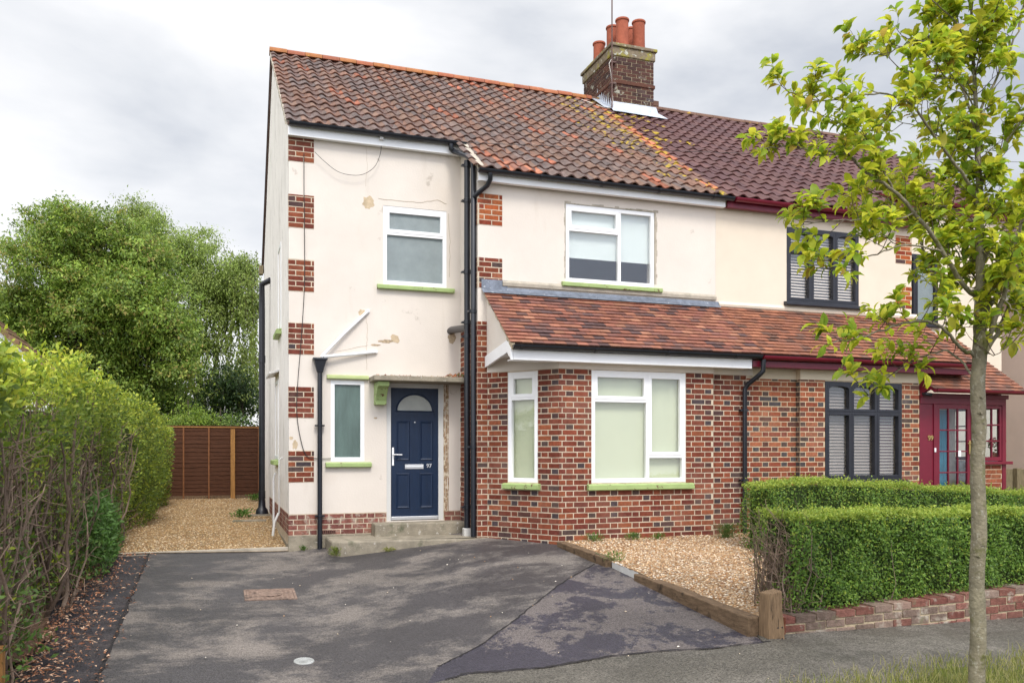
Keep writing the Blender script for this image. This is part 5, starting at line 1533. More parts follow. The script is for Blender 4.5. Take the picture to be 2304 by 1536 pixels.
# covers let into the drive
c4 = [gpt(x, y) for x, y in ((552, 1354), (668, 1347), (660, 1322), (548, 1330))]
cm = sum((Vector(p) for p in c4), Vector()) / 4
mc = thing("manhole_cover", "rusty square iron inspection cover let into the tarmac drive", "manhole cover", cm)
ux, uy = (c4[1] - c4[0]), (c4[3] - c4[0])
cw, cd = .585, .50
def onz(x, y, o): return Vector((x, y, zg(x, y) + o))
mb = MB(); x0, x1, y0, y1 = cm.x - cw / 2, cm.x + cw / 2, cm.y - cd / 2, cm.y + cd / 2
def slab(mb, x0, x1, y0, y1, o0, o1, col=(1, 1, 1)):
    V = [onz(x, y, o) for o in (o0, o1) for x, y in ((x0, y0), (x1, y0), (x1, y1), (x0, y1))]
    mb.add(V, [(4, 5, 6, 7), (0, 1, 5, 4), (1, 2, 6, 5), (2, 3, 7, 6), (3, 0, 4, 7)], col)
slab(mb, x0 + .03, x1 - .03, y0 + .03, y1 - .03, -.02, .010)
for i in range(9):
    for k in range(7):
        x = x0 + .055 + i * .055; y = y0 + .055 + k * .058
        if (x - cm.x) ** 2 + ((y - cm.y) * 1.2) ** 2 > .022: slab(mb, x, x + .028, y, y + .028, .009, .0145)
mb.build('lid', IRON, mc)
mb = MB()
for a in ((x0, x1, y0, y0 + .027), (x0, x1, y1 - .027, y1), (x0, x0 + .027, y0 + .0275, y1 - .0275), (x1 - .027, x1, y0 + .0275, y1 - .0275)): slab(mb, *a, -.02, .013)
mb.build('frame', IRON, mc)
mb = MB(); mb.lathe((cm.x, cm.y, cm.z + .003), [(.0, .012), (.10, .012), (.11, .008), (.13, .012), (.14, .006)], 24); mb.build('rim', IRON, mc)
dc = gpt(684, 1487)
dr = thing("drain_cover", "small round pale metal drain cover in the front of the drive", "drain cover", dc)
mb = MB(); V = []; seg = 28; rr = .098
V = [onz(dc.x, dc.y, .009)] + [onz(dc.x + rr * .9 * math.cos(2 * math.pi * i / seg), dc.y + rr * .9 * math.sin(2 * math.pi * i / seg), .008) for i in range(seg)] + [onz(dc.x + rr * math.cos(2 * math.pi * i / seg), dc.y + rr * math.sin(2 * math.pi * i / seg), -.01) for i in range(seg)]
F = [(0, 1 + i, 1 + (i + 1) % seg) for i in range(seg)] + [(1 + i, 1 + seg + i, 1 + seg + (i + 1) % seg, 1 + (i + 1) % seg) for i in range(seg)]
mb.add(V, F); lid = mb.build('lid', GALV, dr)
mb = MB()
for i in range(-4, 5):
    for k in range(-4, 5):
        x, y = dc.x + i * .018, dc.y + k * .018
        if (i * i + k * k) < 19: slab(mb, x - .006, x + .006, y - .006, y + .006, .0065, .012)
mb.build('studs', GALV, dr)
# timber post at the near end of the tall hedge
p0 = gpt(4, 1536); lp = thing("timber_gatepost", "sawn orange timber post at the street end of the tall hedge", "post", (-2.0, 6.2, -.5))
q = ad(1, 1458, 6.2); mb = MB(); mb.box(q.x - .07, q.x + .022, q.y - .05, q.y + .05, -.7, q.z); mb.build('shaft', WOODP, lp, bevel=.006)
mb = MB(); mb.box(q.x - .075, q.x + .027, q.y - .055, q.y + .055, q.z + .0005, q.z + .012); mb.build('cap', WOODP, lp, bevel=.004)
# two old kerb stones in the gravel by the gable
for k, (px, py, w_) in enumerate(((561, 1174, .62), (592, 1161, .5))):
    p = gpt(px, py); mb = MB(); mb.box(p.x - w_ / 2, p.x + w_ / 2, p.y - .06, p.y + .06, p.z - .05, p.z + .045)
    o = mb.build('kerb_stone', CONC, None, bevel=.015, loc=(p.x, p.y, p.z)); tag(o, ('nearer' if k == 0 else 'farther') + ' concrete kerb stone lying in the path gravel beside the gable', 'kerb stone', 'kerb stones in the path')
# overhead wire from the eaves bracket across the roofs
mb = MB(); a = at(862, 313, 12.72); b = Vector((11.2, 4.2, 4.85))
b = ad(2304, 352, 16); b = ad(2600, 372, 18)
pts = []
for i in range(25):
    t = i / 24; p = a.lerp(b, t); p.z -= .04 * 4 * t * (1 - t); pts.append(p)
mb.tube(pts, .0045, 5); tag(mb.build('telephone_wire', WIRE, None, loc=a), 'thin dark wire strung from the eaves bracket across both roofs', 'wire')
# sleeping debris: a loose slab by the gully
# ------------------------------------------------------------------ hedges
def norm(a): return a / (np.linalg.norm(a, axis=1, keepdims=True) + 1e-9)
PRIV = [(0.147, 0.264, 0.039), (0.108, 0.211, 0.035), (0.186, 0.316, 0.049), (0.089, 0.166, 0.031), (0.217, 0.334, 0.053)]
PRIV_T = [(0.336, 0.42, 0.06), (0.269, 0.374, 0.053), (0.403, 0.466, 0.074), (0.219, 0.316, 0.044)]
def privet(name, label, x0, x1, y0, y1, zb, zt, nf, dead_left=False, group=None, dip=()):
    root = thing(name, label, 'hedge', (x0, y0, 0), group)
    P, Nn, Cc, sz = [], [], [], []
    A = (x1 - x0)
    wob = lambda x, z: .035 * math.sin(x * 3.1 + z * 4) + .025 * math.sin(x * 7.7 - z * 5) + .02 * math.sin(x * 13 + z * 11)
    wx = lambda x: .02 * math.sin(x * 4.3) + .015 * math.sin(x * 9.1)
    def emit(n, fn):
        for _ in range(n):
            p, nn, top = fn(); P.append(p); Nn.append(nn)
    def frontf():
        while True:
            x = random.uniform(x0, x1); t = random.random() ** .9
            if random.random() < .72 + .28 * math.sin(x * 5.1 + t * 3) * math.sin(x * 2.3 - t * 7): break
        b = zb(x); h = zt(x) + wx(x); z = b + (h - b) * t
        d = abs(random.gauss(0, .035)) * (1 if random.random() < .8 else 2.2)
        rnd_ = .07 * max(0, (t - .8) / .2) ** 2
        return (x, y0 + wob(x, z) + d + rnd_, z), (0, -1, .35 + 1.2 * max(0, t - .8) * 3), t
    def topf():
        x = random.uniform(x0, x1); y = random.uniform(y0 + .02, y1); h = zt(x) + wx(x); d = abs(random.gauss(0, .03))
        return (x, y, h - d + (.03 if random.random() < .06 else 0)), (0, -.25, 1), 1
    def leftf():
        y = random.uniform(y0, y1); t = random.random(); b = zb(x0); z = b + (zt(x0) - b) * t
        return (x0 + .04 * math.sin(y * 9 + z * 7) + abs(random.gauss(0, .05)), y, z), (-1, -.2, .4), t
    emit(nf, frontf); n1 = len(P); emit(int(nf * .55 * (y1 - y0) / .6), topf); n2 = len(P); emit(int(nf * (.035 if dead_left else .12)), leftf)
    for _ in range(int(A * 26)):
        x = random.uniform(x0, x1); y = random.uniform(y0, y1) if random.random() < .5 else y0 + random.uniform(0, .1); h = random.uniform(.03, .10)
        for q in range(5): P.append((x + random.uniform(-.012, .012), y + random.uniform(-.012, .012), zt(x) + h * q / 4 - .01)); Nn.append((random.uniform(-1, 1), random.uniform(-1, 1), .3))
    P = np.array(P); Nn = np.array(Nn); n = len(P)
    D = norm(rng.normal(size=(n, 3)) * .8 + Nn * .35 + np.array([0, 0, .35]))
    NN = norm(Nn + rng.normal(size=(n, 3)) * .55)
    tz = np.array([(p[2] - zb(p[0])) / (zt(p[0]) - zb(p[0]) + 1e-6) for p in P])
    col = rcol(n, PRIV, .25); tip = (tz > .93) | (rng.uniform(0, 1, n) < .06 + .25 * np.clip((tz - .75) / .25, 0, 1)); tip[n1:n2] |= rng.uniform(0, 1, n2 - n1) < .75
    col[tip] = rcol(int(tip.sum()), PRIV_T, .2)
    L = rng.uniform(.022, .042, n)
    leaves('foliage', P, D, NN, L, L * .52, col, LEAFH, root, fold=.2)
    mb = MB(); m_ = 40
    for k in range(m_):                                             # dark boxes for the twiggy heart, its shade put into the colour
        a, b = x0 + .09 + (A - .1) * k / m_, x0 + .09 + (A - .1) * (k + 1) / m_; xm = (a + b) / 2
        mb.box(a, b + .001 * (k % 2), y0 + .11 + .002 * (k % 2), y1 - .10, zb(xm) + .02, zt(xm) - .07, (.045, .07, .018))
    mb.build('dark_core', LEAFH, root)
    mb = MB()
    nst = int(A * (22 if not dead_left else 26))
    for k in range(nst):
        x = x0 + .05 + A * random.random() if not dead_left or k > 90 else x0 + random.uniform(-.02, .22); y = random.uniform(y0 + .03, y1)
        p = Vector((x, y, zb(x) - .12)); pts = [p]; q = 5
        tgt = zt(x) - random.uniform(.05, .4) if not dead_left else zb(x) + (zt(x) - zb(x)) * random.uniform(.5, .96)
        for i in range(q):
            p = Vector((p.x + random.uniform(-.05, .05), p.y + random.uniform(-.05, .05), p.z + (tgt - zb(x) + .1) / q)); pts.append(p)
        r0 = random.uniform(.004, .011); g = random.uniform(.7, 1.3)
        mb.tube(pts, [r0 * (1 - .13 * i) for i in range(q + 1)], 5, (g, g, g))
        if dead_left and x < x0 + .24:
            for w in range(7):
                a = random.choice(pts[1:]); b = a + Vector((random.uniform(-.16, .06), random.uniform(-.12, .12), random.uniform(0, .15))); c = b + Vector((random.uniform(-.08, .04), random.uniform(-.06, .06), random.uniform(.0, .1)))
                g = random.uniform(.8, 1.7); mb.tube([a, b, c], [.003, .0022, .0012], 4, (g, g * .95, g * .9))
    kind(mb.build('stems', STEM, root), 'stuff')
    return root
hz1 = lambda x: .905 - .012 * (x - 5)
privet('clipped_privet_hedge', 'clipped green privet hedge above the low garden wall with a bare brown left end', 5.02, 10.4, 6.52, 7.12, lambda x: gwt(x) + .0 + (.05 * max(0, 5.5 - x) - .06 * (x < 5.35)), hz1, 30000, True, 'clipped hedges of the front gardens')
hl = at(1712, 1085, 9.3)
privet('clipped_privet_hedge', 'clipped green hedge behind the front one, against the attached neighbour\'s brick bay', 6.80, 12.6, 9.25, 9.95, lambda x: .12, lambda x: 1.06 + .03 * min(1, max(0, (x - 6.8) / .5)) - .065 * max(0, x - 8.0) ** .95, 20000, False, 'clipped hedges of the front gardens')

# the tall overgrown hedge along the drive
th = thing("overgrown_hedge", "tall overgrown hedge with bare twisted stems along the left of the drive", "hedge", (-2.0, 12, 0))
def htop(y): return 2.36 + .07 * math.sin(y * 2.1) + .06 * math.sin(y * 5.3 + 1) - .055 * max(0, y - 14.5) - .20 * max(0, min(1, (9.5 - y) / 3))
def hface(y, z): 
    return -1.68 - .04 * max(0, 9 - y) + .12 * math.sin(y * 1.9 + z) + .08 * math.sin(y * 4.7 - z * 2.2) + .48 * max(0, min(1, (y - 13.2) / 3.5)) * min(1, .55 + z / 2) * min(1, max(.3, (23.5 - y) / 3)) + .17 * max(0, min(1, (z - 1.45) / .5)) * max(0, min(1, (14.5 - y) / 2))
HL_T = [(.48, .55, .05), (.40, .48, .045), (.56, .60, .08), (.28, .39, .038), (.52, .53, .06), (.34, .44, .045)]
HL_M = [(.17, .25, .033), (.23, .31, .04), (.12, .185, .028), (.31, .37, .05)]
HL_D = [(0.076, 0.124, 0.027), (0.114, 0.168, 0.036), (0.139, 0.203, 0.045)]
P, Nn, Cc, L = [], [], [], []
def addleaf(p, nn, c, l): P.append(p); Nn.append(nn); Cc.append(c); L.append(l)
def jc(pal, v=.2):
    c = random.choice(pal); f = random.uniform(1 - v, 1 + v); return (c[0] * f, c[1] * f, c[2] * f)
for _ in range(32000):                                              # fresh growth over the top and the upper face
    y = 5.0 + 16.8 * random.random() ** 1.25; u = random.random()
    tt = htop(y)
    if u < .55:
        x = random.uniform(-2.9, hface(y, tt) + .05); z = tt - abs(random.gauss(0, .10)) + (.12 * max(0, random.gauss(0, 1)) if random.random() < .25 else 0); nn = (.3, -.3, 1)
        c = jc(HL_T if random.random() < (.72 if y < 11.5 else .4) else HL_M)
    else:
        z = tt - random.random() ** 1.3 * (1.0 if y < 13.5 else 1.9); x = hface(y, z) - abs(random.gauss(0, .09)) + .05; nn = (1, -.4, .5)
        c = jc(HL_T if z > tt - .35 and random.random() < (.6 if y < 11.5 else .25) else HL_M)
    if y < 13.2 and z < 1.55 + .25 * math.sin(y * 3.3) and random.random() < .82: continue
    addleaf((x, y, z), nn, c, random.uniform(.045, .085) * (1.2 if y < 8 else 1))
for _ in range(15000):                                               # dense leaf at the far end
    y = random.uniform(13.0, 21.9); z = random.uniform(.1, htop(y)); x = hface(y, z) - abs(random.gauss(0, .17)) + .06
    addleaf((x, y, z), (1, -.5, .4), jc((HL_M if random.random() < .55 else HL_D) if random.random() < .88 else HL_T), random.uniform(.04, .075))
for _ in range(20000):                                               # sparse leaf among the bare stems
    y = random.uniform(5.0, 13.5); z = zg(-2, y) + random.uniform(.1, 2.0); x = hface(y, z) - .72 * random.random() ** 1.3 + .04
    addleaf((x, y, z), (1, -.5, .4), jc(HL_D if random.random() < .45 else HL_M), random.uniform(.035, .07))
for _ in range(2600):                                               # bright sprigs pushing out between the stems
    y = random.uniform(5.0, 13.5); z = zg(-2, y) + random.uniform(.3, 2.0); x = hface(y, z) + random.uniform(-.12, .06)
    if math.sin(y * 5.3 + z * 2.1) + math.sin(y * 2.2 - z * 4.3) < .35: continue
    addleaf((x, y, z), (1, -.6, .6), jc(HL_T if random.random() < .6 else HL_M), random.uniform(.045, .08))
for _ in range(2600):                                               # ivy and bramble at the foot
    y = random.uniform(5.2, 13.6); k = .5 + .5 * math.sin(y * 1.7 + .6); z = zg(-2, y) + random.random() ** 1.5 * (.35 + .9 * k) + .1
    if random.random() > .25 + .75 * k: continue
    x = hface(y, z) + random.uniform(-.15, .22 * k + .05)
    addleaf((x, y, z), (1, -.3, .8), jc([(.09, .17, .03), (.13, .22, .045), (.16, .26, .06)]), random.uniform(.05, .085))
for _ in range(2600):                                               # the low leafy mound near the gravel edge
    t = random.random(); y = 12.2 + random.gauss(0, .55); z = zg(-1.5, y) + .05 + .85 * random.random() ** .8; x = -1.62 + .30 * math.sqrt(max(0, 1 - (z / 1.05) ** 2)) - random.random() ** 2 * .3
    addleaf((x, y, z), (1, -.5, .7), jc([(.09, .19, .035), (.12, .24, .05), (.07, .14, .03)]), random.uniform(.05, .09))
for _ in range(420):                                                # upright shoots above the top
    y = 5.5 + 12 * random.random(); x = random.uniform(-2.4, hface(y, 2.4)); h = random.uniform(.08, .24)
    for k in range(7):
        addleaf((x + random.uniform(-.02, .02), y + random.uniform(-.02, .02), htop(y) + h * k / 7 - .05), (random.uniform(-1, 1), random.uniform(-1, 1), .4), jc(HL_T), random.uniform(.05, .085))
P = np.array(P); Nn = np.array(Nn); n = len(P)
D = norm(rng.normal(size=(n, 3)) * .7 + Nn * .5 + np.array([0, 0, .3]))
NN = norm(Nn + rng.normal(size=(n, 3)) * .6)
L = np.array(L)
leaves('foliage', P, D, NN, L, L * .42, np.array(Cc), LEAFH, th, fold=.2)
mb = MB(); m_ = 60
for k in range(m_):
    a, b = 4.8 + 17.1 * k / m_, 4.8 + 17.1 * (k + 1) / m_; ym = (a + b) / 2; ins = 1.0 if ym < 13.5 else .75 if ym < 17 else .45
    mb.box(-3.0, hface(ym, 1) - ins + random.uniform(-.05, .05), a, b - .002, -.5, htop(ym) - .3 + random.uniform(-.06, .05), (.05, .065, .022))  # dark boxes fill the hedge, the shade inside put into their colour
mb.build('dark_core', LEAFH, th)
mb = MB()
for k in range(340):
    y = 4.9 + 9.4 * random.random(); zb0 = zg(-2, y); depth = random.random()
    x = hface(y, .5) + .02 - .42 * depth ** 1.5; q = 7
    p = Vector((x, y, zb0 - .05)); pts = [p]; lean = random.uniform(-.07, .07); r0 = random.choice([.008, .011, .014, .02, .028]) * random.uniform(.8, 1.1)
    top = random.uniform(1.3, 2.25)
    for i in range(q):
        p = Vector((p.x + random.gauss(0, .05), p.y + lean + random.gauss(0, .085), p.z + top / q * random.uniform(.6, 1.4))); pts.append(p)
    g = random.uniform(.6, 1.35); mb.tube(pts, [r0 * (1 - .09 * i) for i in range(q + 1)], 6, (g, g * .97, g * .93))
    for w in range(4):
        a = random.choice(pts[1:]); c = a; tw = [a]
        dv = Vector((random.uniform(-.02, .10), random.gauss(0, .09), random.uniform(-.01, .1)))
        for i in range(3): c = c + dv + Vector((random.gauss(0, .03), random.gauss(0, .05), random.gauss(0, .05))); tw.append(c)
        g = random.uniform(.7, 1.6); mb.tube(tw, [.006, .0045, .003, .002], 5, (g, g * .95, g * .9))
kind(mb.build('stems', STEM, th, smooth=60), 'stuff')
n = 420; y = rng.uniform(5.2, 9.5, n); z = np.array([zg(-2, a) for a in y]) + rng.uniform(.4, 1.5, n); x = np.array([hface(a, b) for a, b in zip(y, z)]) - rng.uniform(0, .15, n)
k_ = (np.sin(y * 4) + np.sin(z * 3.1 + y)) > .5
leaves('withered_leaves', np.stack([x, y, z], 1)[k_], runit(k_.sum()) + [0, 0, -.6], runit(k_.sum()) + [1, 0, 0], .075, .025, rcol(k_.sum(), [(.42, .20, .12), (.5, .28, .18), (.3, .13, .07)]), DRYLEAF, th)

# fallen leaves and twigs along the hedge foot
n = 3200; y = 5.0 + 8 * rng.uniform(0, 1, n) ** 1.3; x = -1.45 + np.abs(rng.normal(0, .23, n)) * np.where(rng.uniform(0, 1, n) < .25, 2, 1) - .15
x = np.minimum(x, -.93 + rng.normal(0, .02, n))
z = np.array([zg(a, b) for a, b in zip(x, y)]) + .012 + np.where(x < -1.4, .03, 0) + rng.uniform(0, .012, n)
d = rng.normal(size=(n, 3)) * [1, 1, .15]; nn = rng.normal(size=(n, 3)) * .35 + [0, 0, 1]
fl = leaves('fallen_leaves', np.stack([x, y, z], 1), d, nn, rng.uniform(.03, .07, n), rng.uniform(.012, .022, n), rcol(n, [(.34, .15, .075), (.46, .24, .14), (.22, .09, .05), (.55, .36, .24), (.16, .08, .05)]), DRYLEAF); kind(fl, 'stuff')
mb = MB()
for k in range(26):
    x = random.uniform(-1.55, -1.15); y = random.uniform(5.3, 11); a = random.uniform(-1.6, 1.6); l = random.uniform(.08, .24); g = random.uniform(.5, 1.2)
    mb.tube([onz(x, y, .012), onz(x + l * .5 * math.cos(a), y + l * .5 * math.sin(a), .02), onz(x + l * math.cos(a + .2), y + l * math.sin(a + .2), .012)], [.004, .0035, .002], 5, (g, g * .85, g * .75))
kind(mb.build('fallen_twigs', STEM), 'stuff')

# weeds
def tuft(name, label, c, n, r, h, pal, lw=(.05, .018), k='plant', group=None):
    root = thing(name, label, k, c, group)
    P = np.array(c) + np.stack([rng.normal(0, r * .5, n), rng.normal(0, r * .35, n), rng.uniform(0, h, n) ** 1.0 * .8], 1)
    off = (P - np.array(c)) / max(r, .01); D = off * [.8, .8, .2] + runit(n) * .5 + [0, 0, .7]
    leaves('foliage', P, D, runit(n) * .6 + [0, -.6, 1], rng.uniform(.6, 1.2, n) * lw[0], lw[1], rcol(n, pal, .25), LEAFM, root)
    mb = MB()
    for i in range(max(3, n // 25)): mb.tube([Vector(c), Vector(c) + Vector((random.gauss(0, r * .3), random.gauss(0, r * .25), h * .5)), Vector(c) + Vector((random.gauss(0, r * .6), random.gauss(0, r * .4), h * random.uniform(.6, 1)))], [.004, .003, .0015], 4, (.9, 1.3, .5))
    kind(mb.build('stems', STEM, root), 'stuff')
    return root
GRN = [(.09, .19, .03), (.12, .23, .04), (.16, .27, .05), (.07, .14, .025)]
p = at(1637, 1218, 10.6); tuft('feathery_weed', 'bushy feathery green weed against the bay brickwork left of the downpipe', (p.x, 10.62, zbed(p.x, 10.6)), 900, .17, .24, [(.05, .13, .025), (.07, .17, .03)], (.045, .006))
for i, (px, py, n_, r_, h_, lb) in enumerate(((1335, 1232, 120, .13, .12, 'straggly weed in the gravel at the inner end of the short sleeper'), (1424, 1221, 130, .11, .10, 'green weed tuft in the gravel midway along the foot of the bay window wall'), (1480, 1219, 110, .10, .08, 'low weed tuft in the gravel right of the middle of the bay wall'), (1382, 1250, 110, .14, .12, 'weed sprawling over the pale edging strip'), (1700, 1190, 150, .14, .2, 'weed behind the foot of the bay downpipe'))):
    Yp = 10.75 if i not in (3,) else 9.4
    p = at(px, py, Yp); tuft('weed', lb, (p.x, Yp, zbed(p.x, Yp)), n_, r_, h_, GRN, (.06, .010), group='weeds in the gravel bed')
p = gpt(745, 1236); tuft('weed', 'pale green weed growing at the left corner of the door slab', (p.x, 12.1, zg(p.x, 12.1) + .02), 150, .07, .14, [(.22, .26, .05), (.16, .22, .04)], (.05, .012))
p = gpt(862, 1228); tuft('weed', 'tiny yellow green weed at the front edge of the door slab', (p.x, 12.0, zg(p.x, 12.0)), 60, .07, .05, [(.25, .26, .05)], (.04, .012))
p = gpt(682, 1236); tuft('weed', 'tiny weed at the foot of the concrete footing by the hopper pipe', (p.x, 12.82, zg(p.x, 12.8)), 40, .04, .07, GRN, (.045, .014))
for px, py, lb in ((516, 1116, 'leafy weed at the foot of the panel fence post'), (575, 1128, 'weed beside the foot of the black soil pipe'), (545, 1165, 'weed beside the kerb stones in the path gravel')):
    p = gpt(px, py); tuft('weed', lb, (p.x, p.y - .1, zg(p.x, p.y) + .02), 120, .16 if px != 516 else .22, .16 if px != 516 else .35, GRN, (.08, .03))

# grass verge by the street tree
n = 22000; y = rng.uniform(3.6, 6.1, n); x = rng.uniform(2.6, 6.6, n)
_e0, _e1 = gpt(1890, 1536), gpt(2304, 1474)
def edge(a): return _e0.y + (_e1.y - _e0.y) * (a - _e0.x) / (_e1.x - _e0.x) + .05 * math.sin(a * 5) + .03 * math.sin(a * 13)
k_ = np.array([b < edge(a) + .12 * rng.normal() and a > 3.0 for a, b in zip(x, y)]); x, y = x[k_], y[k_]; n = len(x)
z = np.array([pave_z(a, b) for a, b in zip(x, y)]) + .01
h = rng.uniform(.03, .09, n) * np.where(rng.uniform(0, 1, n) < .10, 1.8, 1)
th_ = rng.uniform(0, 6.28, n); ln_ = rng.normal(0, .35, (n, 2))
B = np.stack([x, y, z], 1); w_ = np.stack([np.cos(th_), np.sin(th_), np.zeros(n)], 1) * .0028
M1 = B + np.stack([ln_[:, 0] * h * .4, ln_[:, 1] * h * .4, h * .6], 1); T = B + np.stack([ln_[:, 0] * h, ln_[:, 1] * h, h], 1)
V = np.stack([B - w_, B + w_, M1 + w_ * .8, M1 - w_ * .8, T], 1).reshape(-1, 3); i = np.arange(n)[:, None] * 5
F = np.concatenate([i + np.array([[0, 1, 2]]), i + np.array([[0, 2, 3]]), i + np.array([[3, 2, 4]])], 0)
gc = rcol(n, [(.25, .27, .06), (.32, .33, .09), (.40, .37, .14), (.18, .22, .05), (.46, .42, .2)], .2)
kind(npmesh('grass_verge', V, F, np.tile(gc, (3, 1)), LEAFM), 'stuff')
sheet('verge_soil', lin(2.5, 6.2, 20), lambda y: 3.3 + max(0, y - 5.2) * 1.5, lambda y: 9, .016, LAWN, 20, lambda a, b: pave_z(a, b) - (0 if b < edge(a) - .1 else .02))

# ------------------------------------------------------------------ street tree
st = thing("street_tree", "young street tree with bright yellow green leaves in front of the neighbour's house", "tree", ad(2197, 1576, 5.9))
TD = 5.9
def br(pts): return [ad(px, py, TD + dd) for px, py, dd in pts]
tr = [(2197, 1600, 0), (2198, 1500, 0), (2201, 1420, 0), (2198, 1300, 0), (2203, 1180, 0), (2199, 1060, 0), (2203, 960, 0), (2200, 860, 0), (2205, 790, 0), (2205, 700, 0), (2207, 620, .02), (2204, 540, .03), (2204, 450, .05), (2201, 380, .05), (2197, 260, .08), (2191, 150, .1), (2187, 60, .1), (2183, -60, .1), (2180, -200, .12)]
rad = [.062, .056, .055, .052, .052, .050, .050, .049, .052, .040, .034, .028, .026, .022, .016, .013, .010, .008, .005]
mb = MB()
def smooth_path(pts, rs, sub=5, wob=.0):
    out, ro = [], []
    for i in range(len(pts) - 1):
        p0, p1, p2, p3 = pts[max(i - 1, 0)], pts[i], pts[i + 1], pts[min(i + 2, len(pts) - 1)]
        for k in range(sub):
            t = k / sub
            q = .5 * ((2 * p1) + (p2 - p0) * t + (2 * p0 - 5 * p1 + 4 * p2 - p3) * t * t + (-p0 + 3 * p1 - 3 * p2 + p3) * t ** 3)
            out.append(q + Vector((random.gauss(0, wob), random.gauss(0, wob), random.gauss(0, wob)))); ro.append(rs[i] + (rs[i + 1] - rs[i]) * t)
    out.append(pts[-1]); ro.append(rs[-1]); return out, ro
tp, trd = smooth_path(br(tr), rad, 5, .0012)
trd = [r * random.uniform(.91, .98) for r in trd]
mb.tube(tp, trd, 16)
for px, py in ((2208, 893), (2206, 928), (2196, 655), (2202, 1250)):       # pruned knots
    q = ad(px, py, TD - .045); mb.tube([q + Vector((0, .03, 0)), q + Vector((0, -.012, .0))], [.018, .012], 8)
mb.build('trunk', BARK, st, smooth=60)
limbs = [
 ([(2208, 800, 0), (2232, 740, -.05), (2255, 670, -.1), (2275, 600, -.16), (2292, 530, -.25), (2330, 400, -.4)], .026, .010),
 ([(2212, 800, .02), (2242, 750, .1), (2272, 680, .2), (2292, 640, .28), (2345, 520, .4)], .022, .009),
 ([(2207, 712, 0), (2232, 682, .06), (2256, 650, .12), (2290, 610, .2), (2330, 590, .3)], .024, .007),
 ([(2198, 672, 0), (2160, 630, -.08), (2125, 570, -.18), (2062, 482, -.3), (2010, 430, -.38), (1950, 388, -.45), (1900, 348, -.5), (1830, 338, -.52), (1760, 330, -.55), (1712, 338, -.56)], .022, .004),
 ([(2192, 725, 0), (2150, 700, .1), (2105, 640, .22), (2080, 560, .35), (2050, 500, .45), (2000, 450, .55), (1950, 430, .62)], .020, .004),
 ([(2196, 800, 0), (2160, 780, -.1), (2120, 738, -.2), (2060, 722, -.3), (1990, 742, -.38), (1920, 762, -.45), (1855, 775, -.5)], .018, .003),
 ([(2194, 850, 0), (2150, 800, .05), (2115, 790, .1), (2060, 810, .15), (2005, 845, .2), (1965, 882, .22), (1940, 892, .24)], .011, .0028),
 ([(2203, 445, .05), (2150, 372, -.05), (2095, 295, -.15), (2042, 228, -.25), (1965, 212, -.32), (1880, 226, -.4), (1805, 220, -.45)], .015, .003),
 ([(2199, 330, .05), (2165, 200, .1), (2130, 110, .15), (2060, 92, .2), (1995, 122, .25), (1945, 112, .28)], .012, .003),
 ([(2204, 420, .05), (2250, 345, 0), (2300, 270, -.1), (2350, 200, -.15)], .016, .006),
 ([(2198, 260, .08), (2245, 170, .2), (2290, 70, .3), (2320, -40, .35)], .013, .005),
 ([(2192, 150, .1), (2150, 50, .0), (2100, 0, -.1), (2070, -60, -.15)], .010, .003),
 ([(2120, 565, -.19), (2040, 552, -.3), (1975, 570, -.36), (1915, 590, -.4), (1868, 580, -.42)], .009, .0028),
 ([(2062, 482, -.3), (1985, 492, -.38), (1900, 495, -.44), (1840, 500, -.48), (1790, 512, -.5)], .008, .0028),
 ([(2206, 600, .02), (2250, 520, .1), (2300, 470, .2), (2340, 440, .25)], .015, .006),
 ([(2204, 520, .03), (2150, 470, .15), (2100, 462, .25), (2050, 440, .3)], .010, .003),
 ([(2010, 430, -.38), (1960, 330, -.45), (1905, 290, -.48), (1865, 262, -.5)], .007, .002),
 ([(2204, 480, .04), (2160, 420, .25), (2090, 400, .42), (2030, 395, .5)], .009, .003),
 ([(2202, 370, .06), (2150, 330, .3), (2080, 290, .45), (2010, 270, .55)], .009, .003),
 ([(2205, 640, .02), (2170, 590, .3), (2130, 540, .5), (2100, 470, .6)], .010, .003),
 ([(2206, 560, .03), (2260, 590, -.2), (2310, 570, -.35)], .008, .003),
 ([(2198, 250, .08), (2150, 180, -.2), (2090, 180, -.35), (2030, 160, -.4)], .008, .003),
 ([(2255, 670, -.1), (2285, 700, -.2), (2330, 720, -.25)], .007, .002),
 ([(2192, 130, .1), (2230, 40, -.1), (2270, -20, -.2)], .008, .003),
 ([(2212, 790, .0), (2240, 800, -.15), (2262, 780, -.22), (2285, 772, -.26)], .005, .002),
]
mb = MB(); paths = []
for pts, r0, r1 in limbs:
    P3 = br(pts); n = len(P3); rs = [.8 * (r0 + (r1 - r0) * i / (n - 1)) for i in range(n)]
    a, b = smooth_path(P3, rs, 5, .004); mb.tube(a, b, 8); paths.append(a)
mb.build('limbs', BARK, st, smooth=60)
mb = MB(); LP, LD, LN_, LL, LCc = [], [], [], [], []
TL = [(0.513, 0.568, 0.041), (0.419, 0.508, 0.038), (0.605, 0.612, 0.049), (0.311, 0.419, 0.036), (0.528, 0.508, 0.048), (0.248, 0.373, 0.041)]
TLW = [(.42, .30, .06), (.38, .36, .05)]
def whorl(p, d, n, s=1.):
    for k in range(n):
        a = random.uniform(0, 6.28); o = d.orthogonal().normalized(); o2 = d.cross(o).normalized()
        dv = (o * math.cos(a) + o2 * math.sin(a)) * random.uniform(.6, 1.2) + d * random.uniform(.2, .9) + Vector((0, 0, random.uniform(-.35, .15)))
        LP.append(p + d * random.uniform(-.06, .02)); LD.append(dv); LN_.append(Vector((random.gauss(0, .35), random.gauss(-.15, .35), 1)))
        LL.append(random.uniform(.06, .112) * s); LCc.append(jc(TL if random.random() < .965 else TLW, .18))
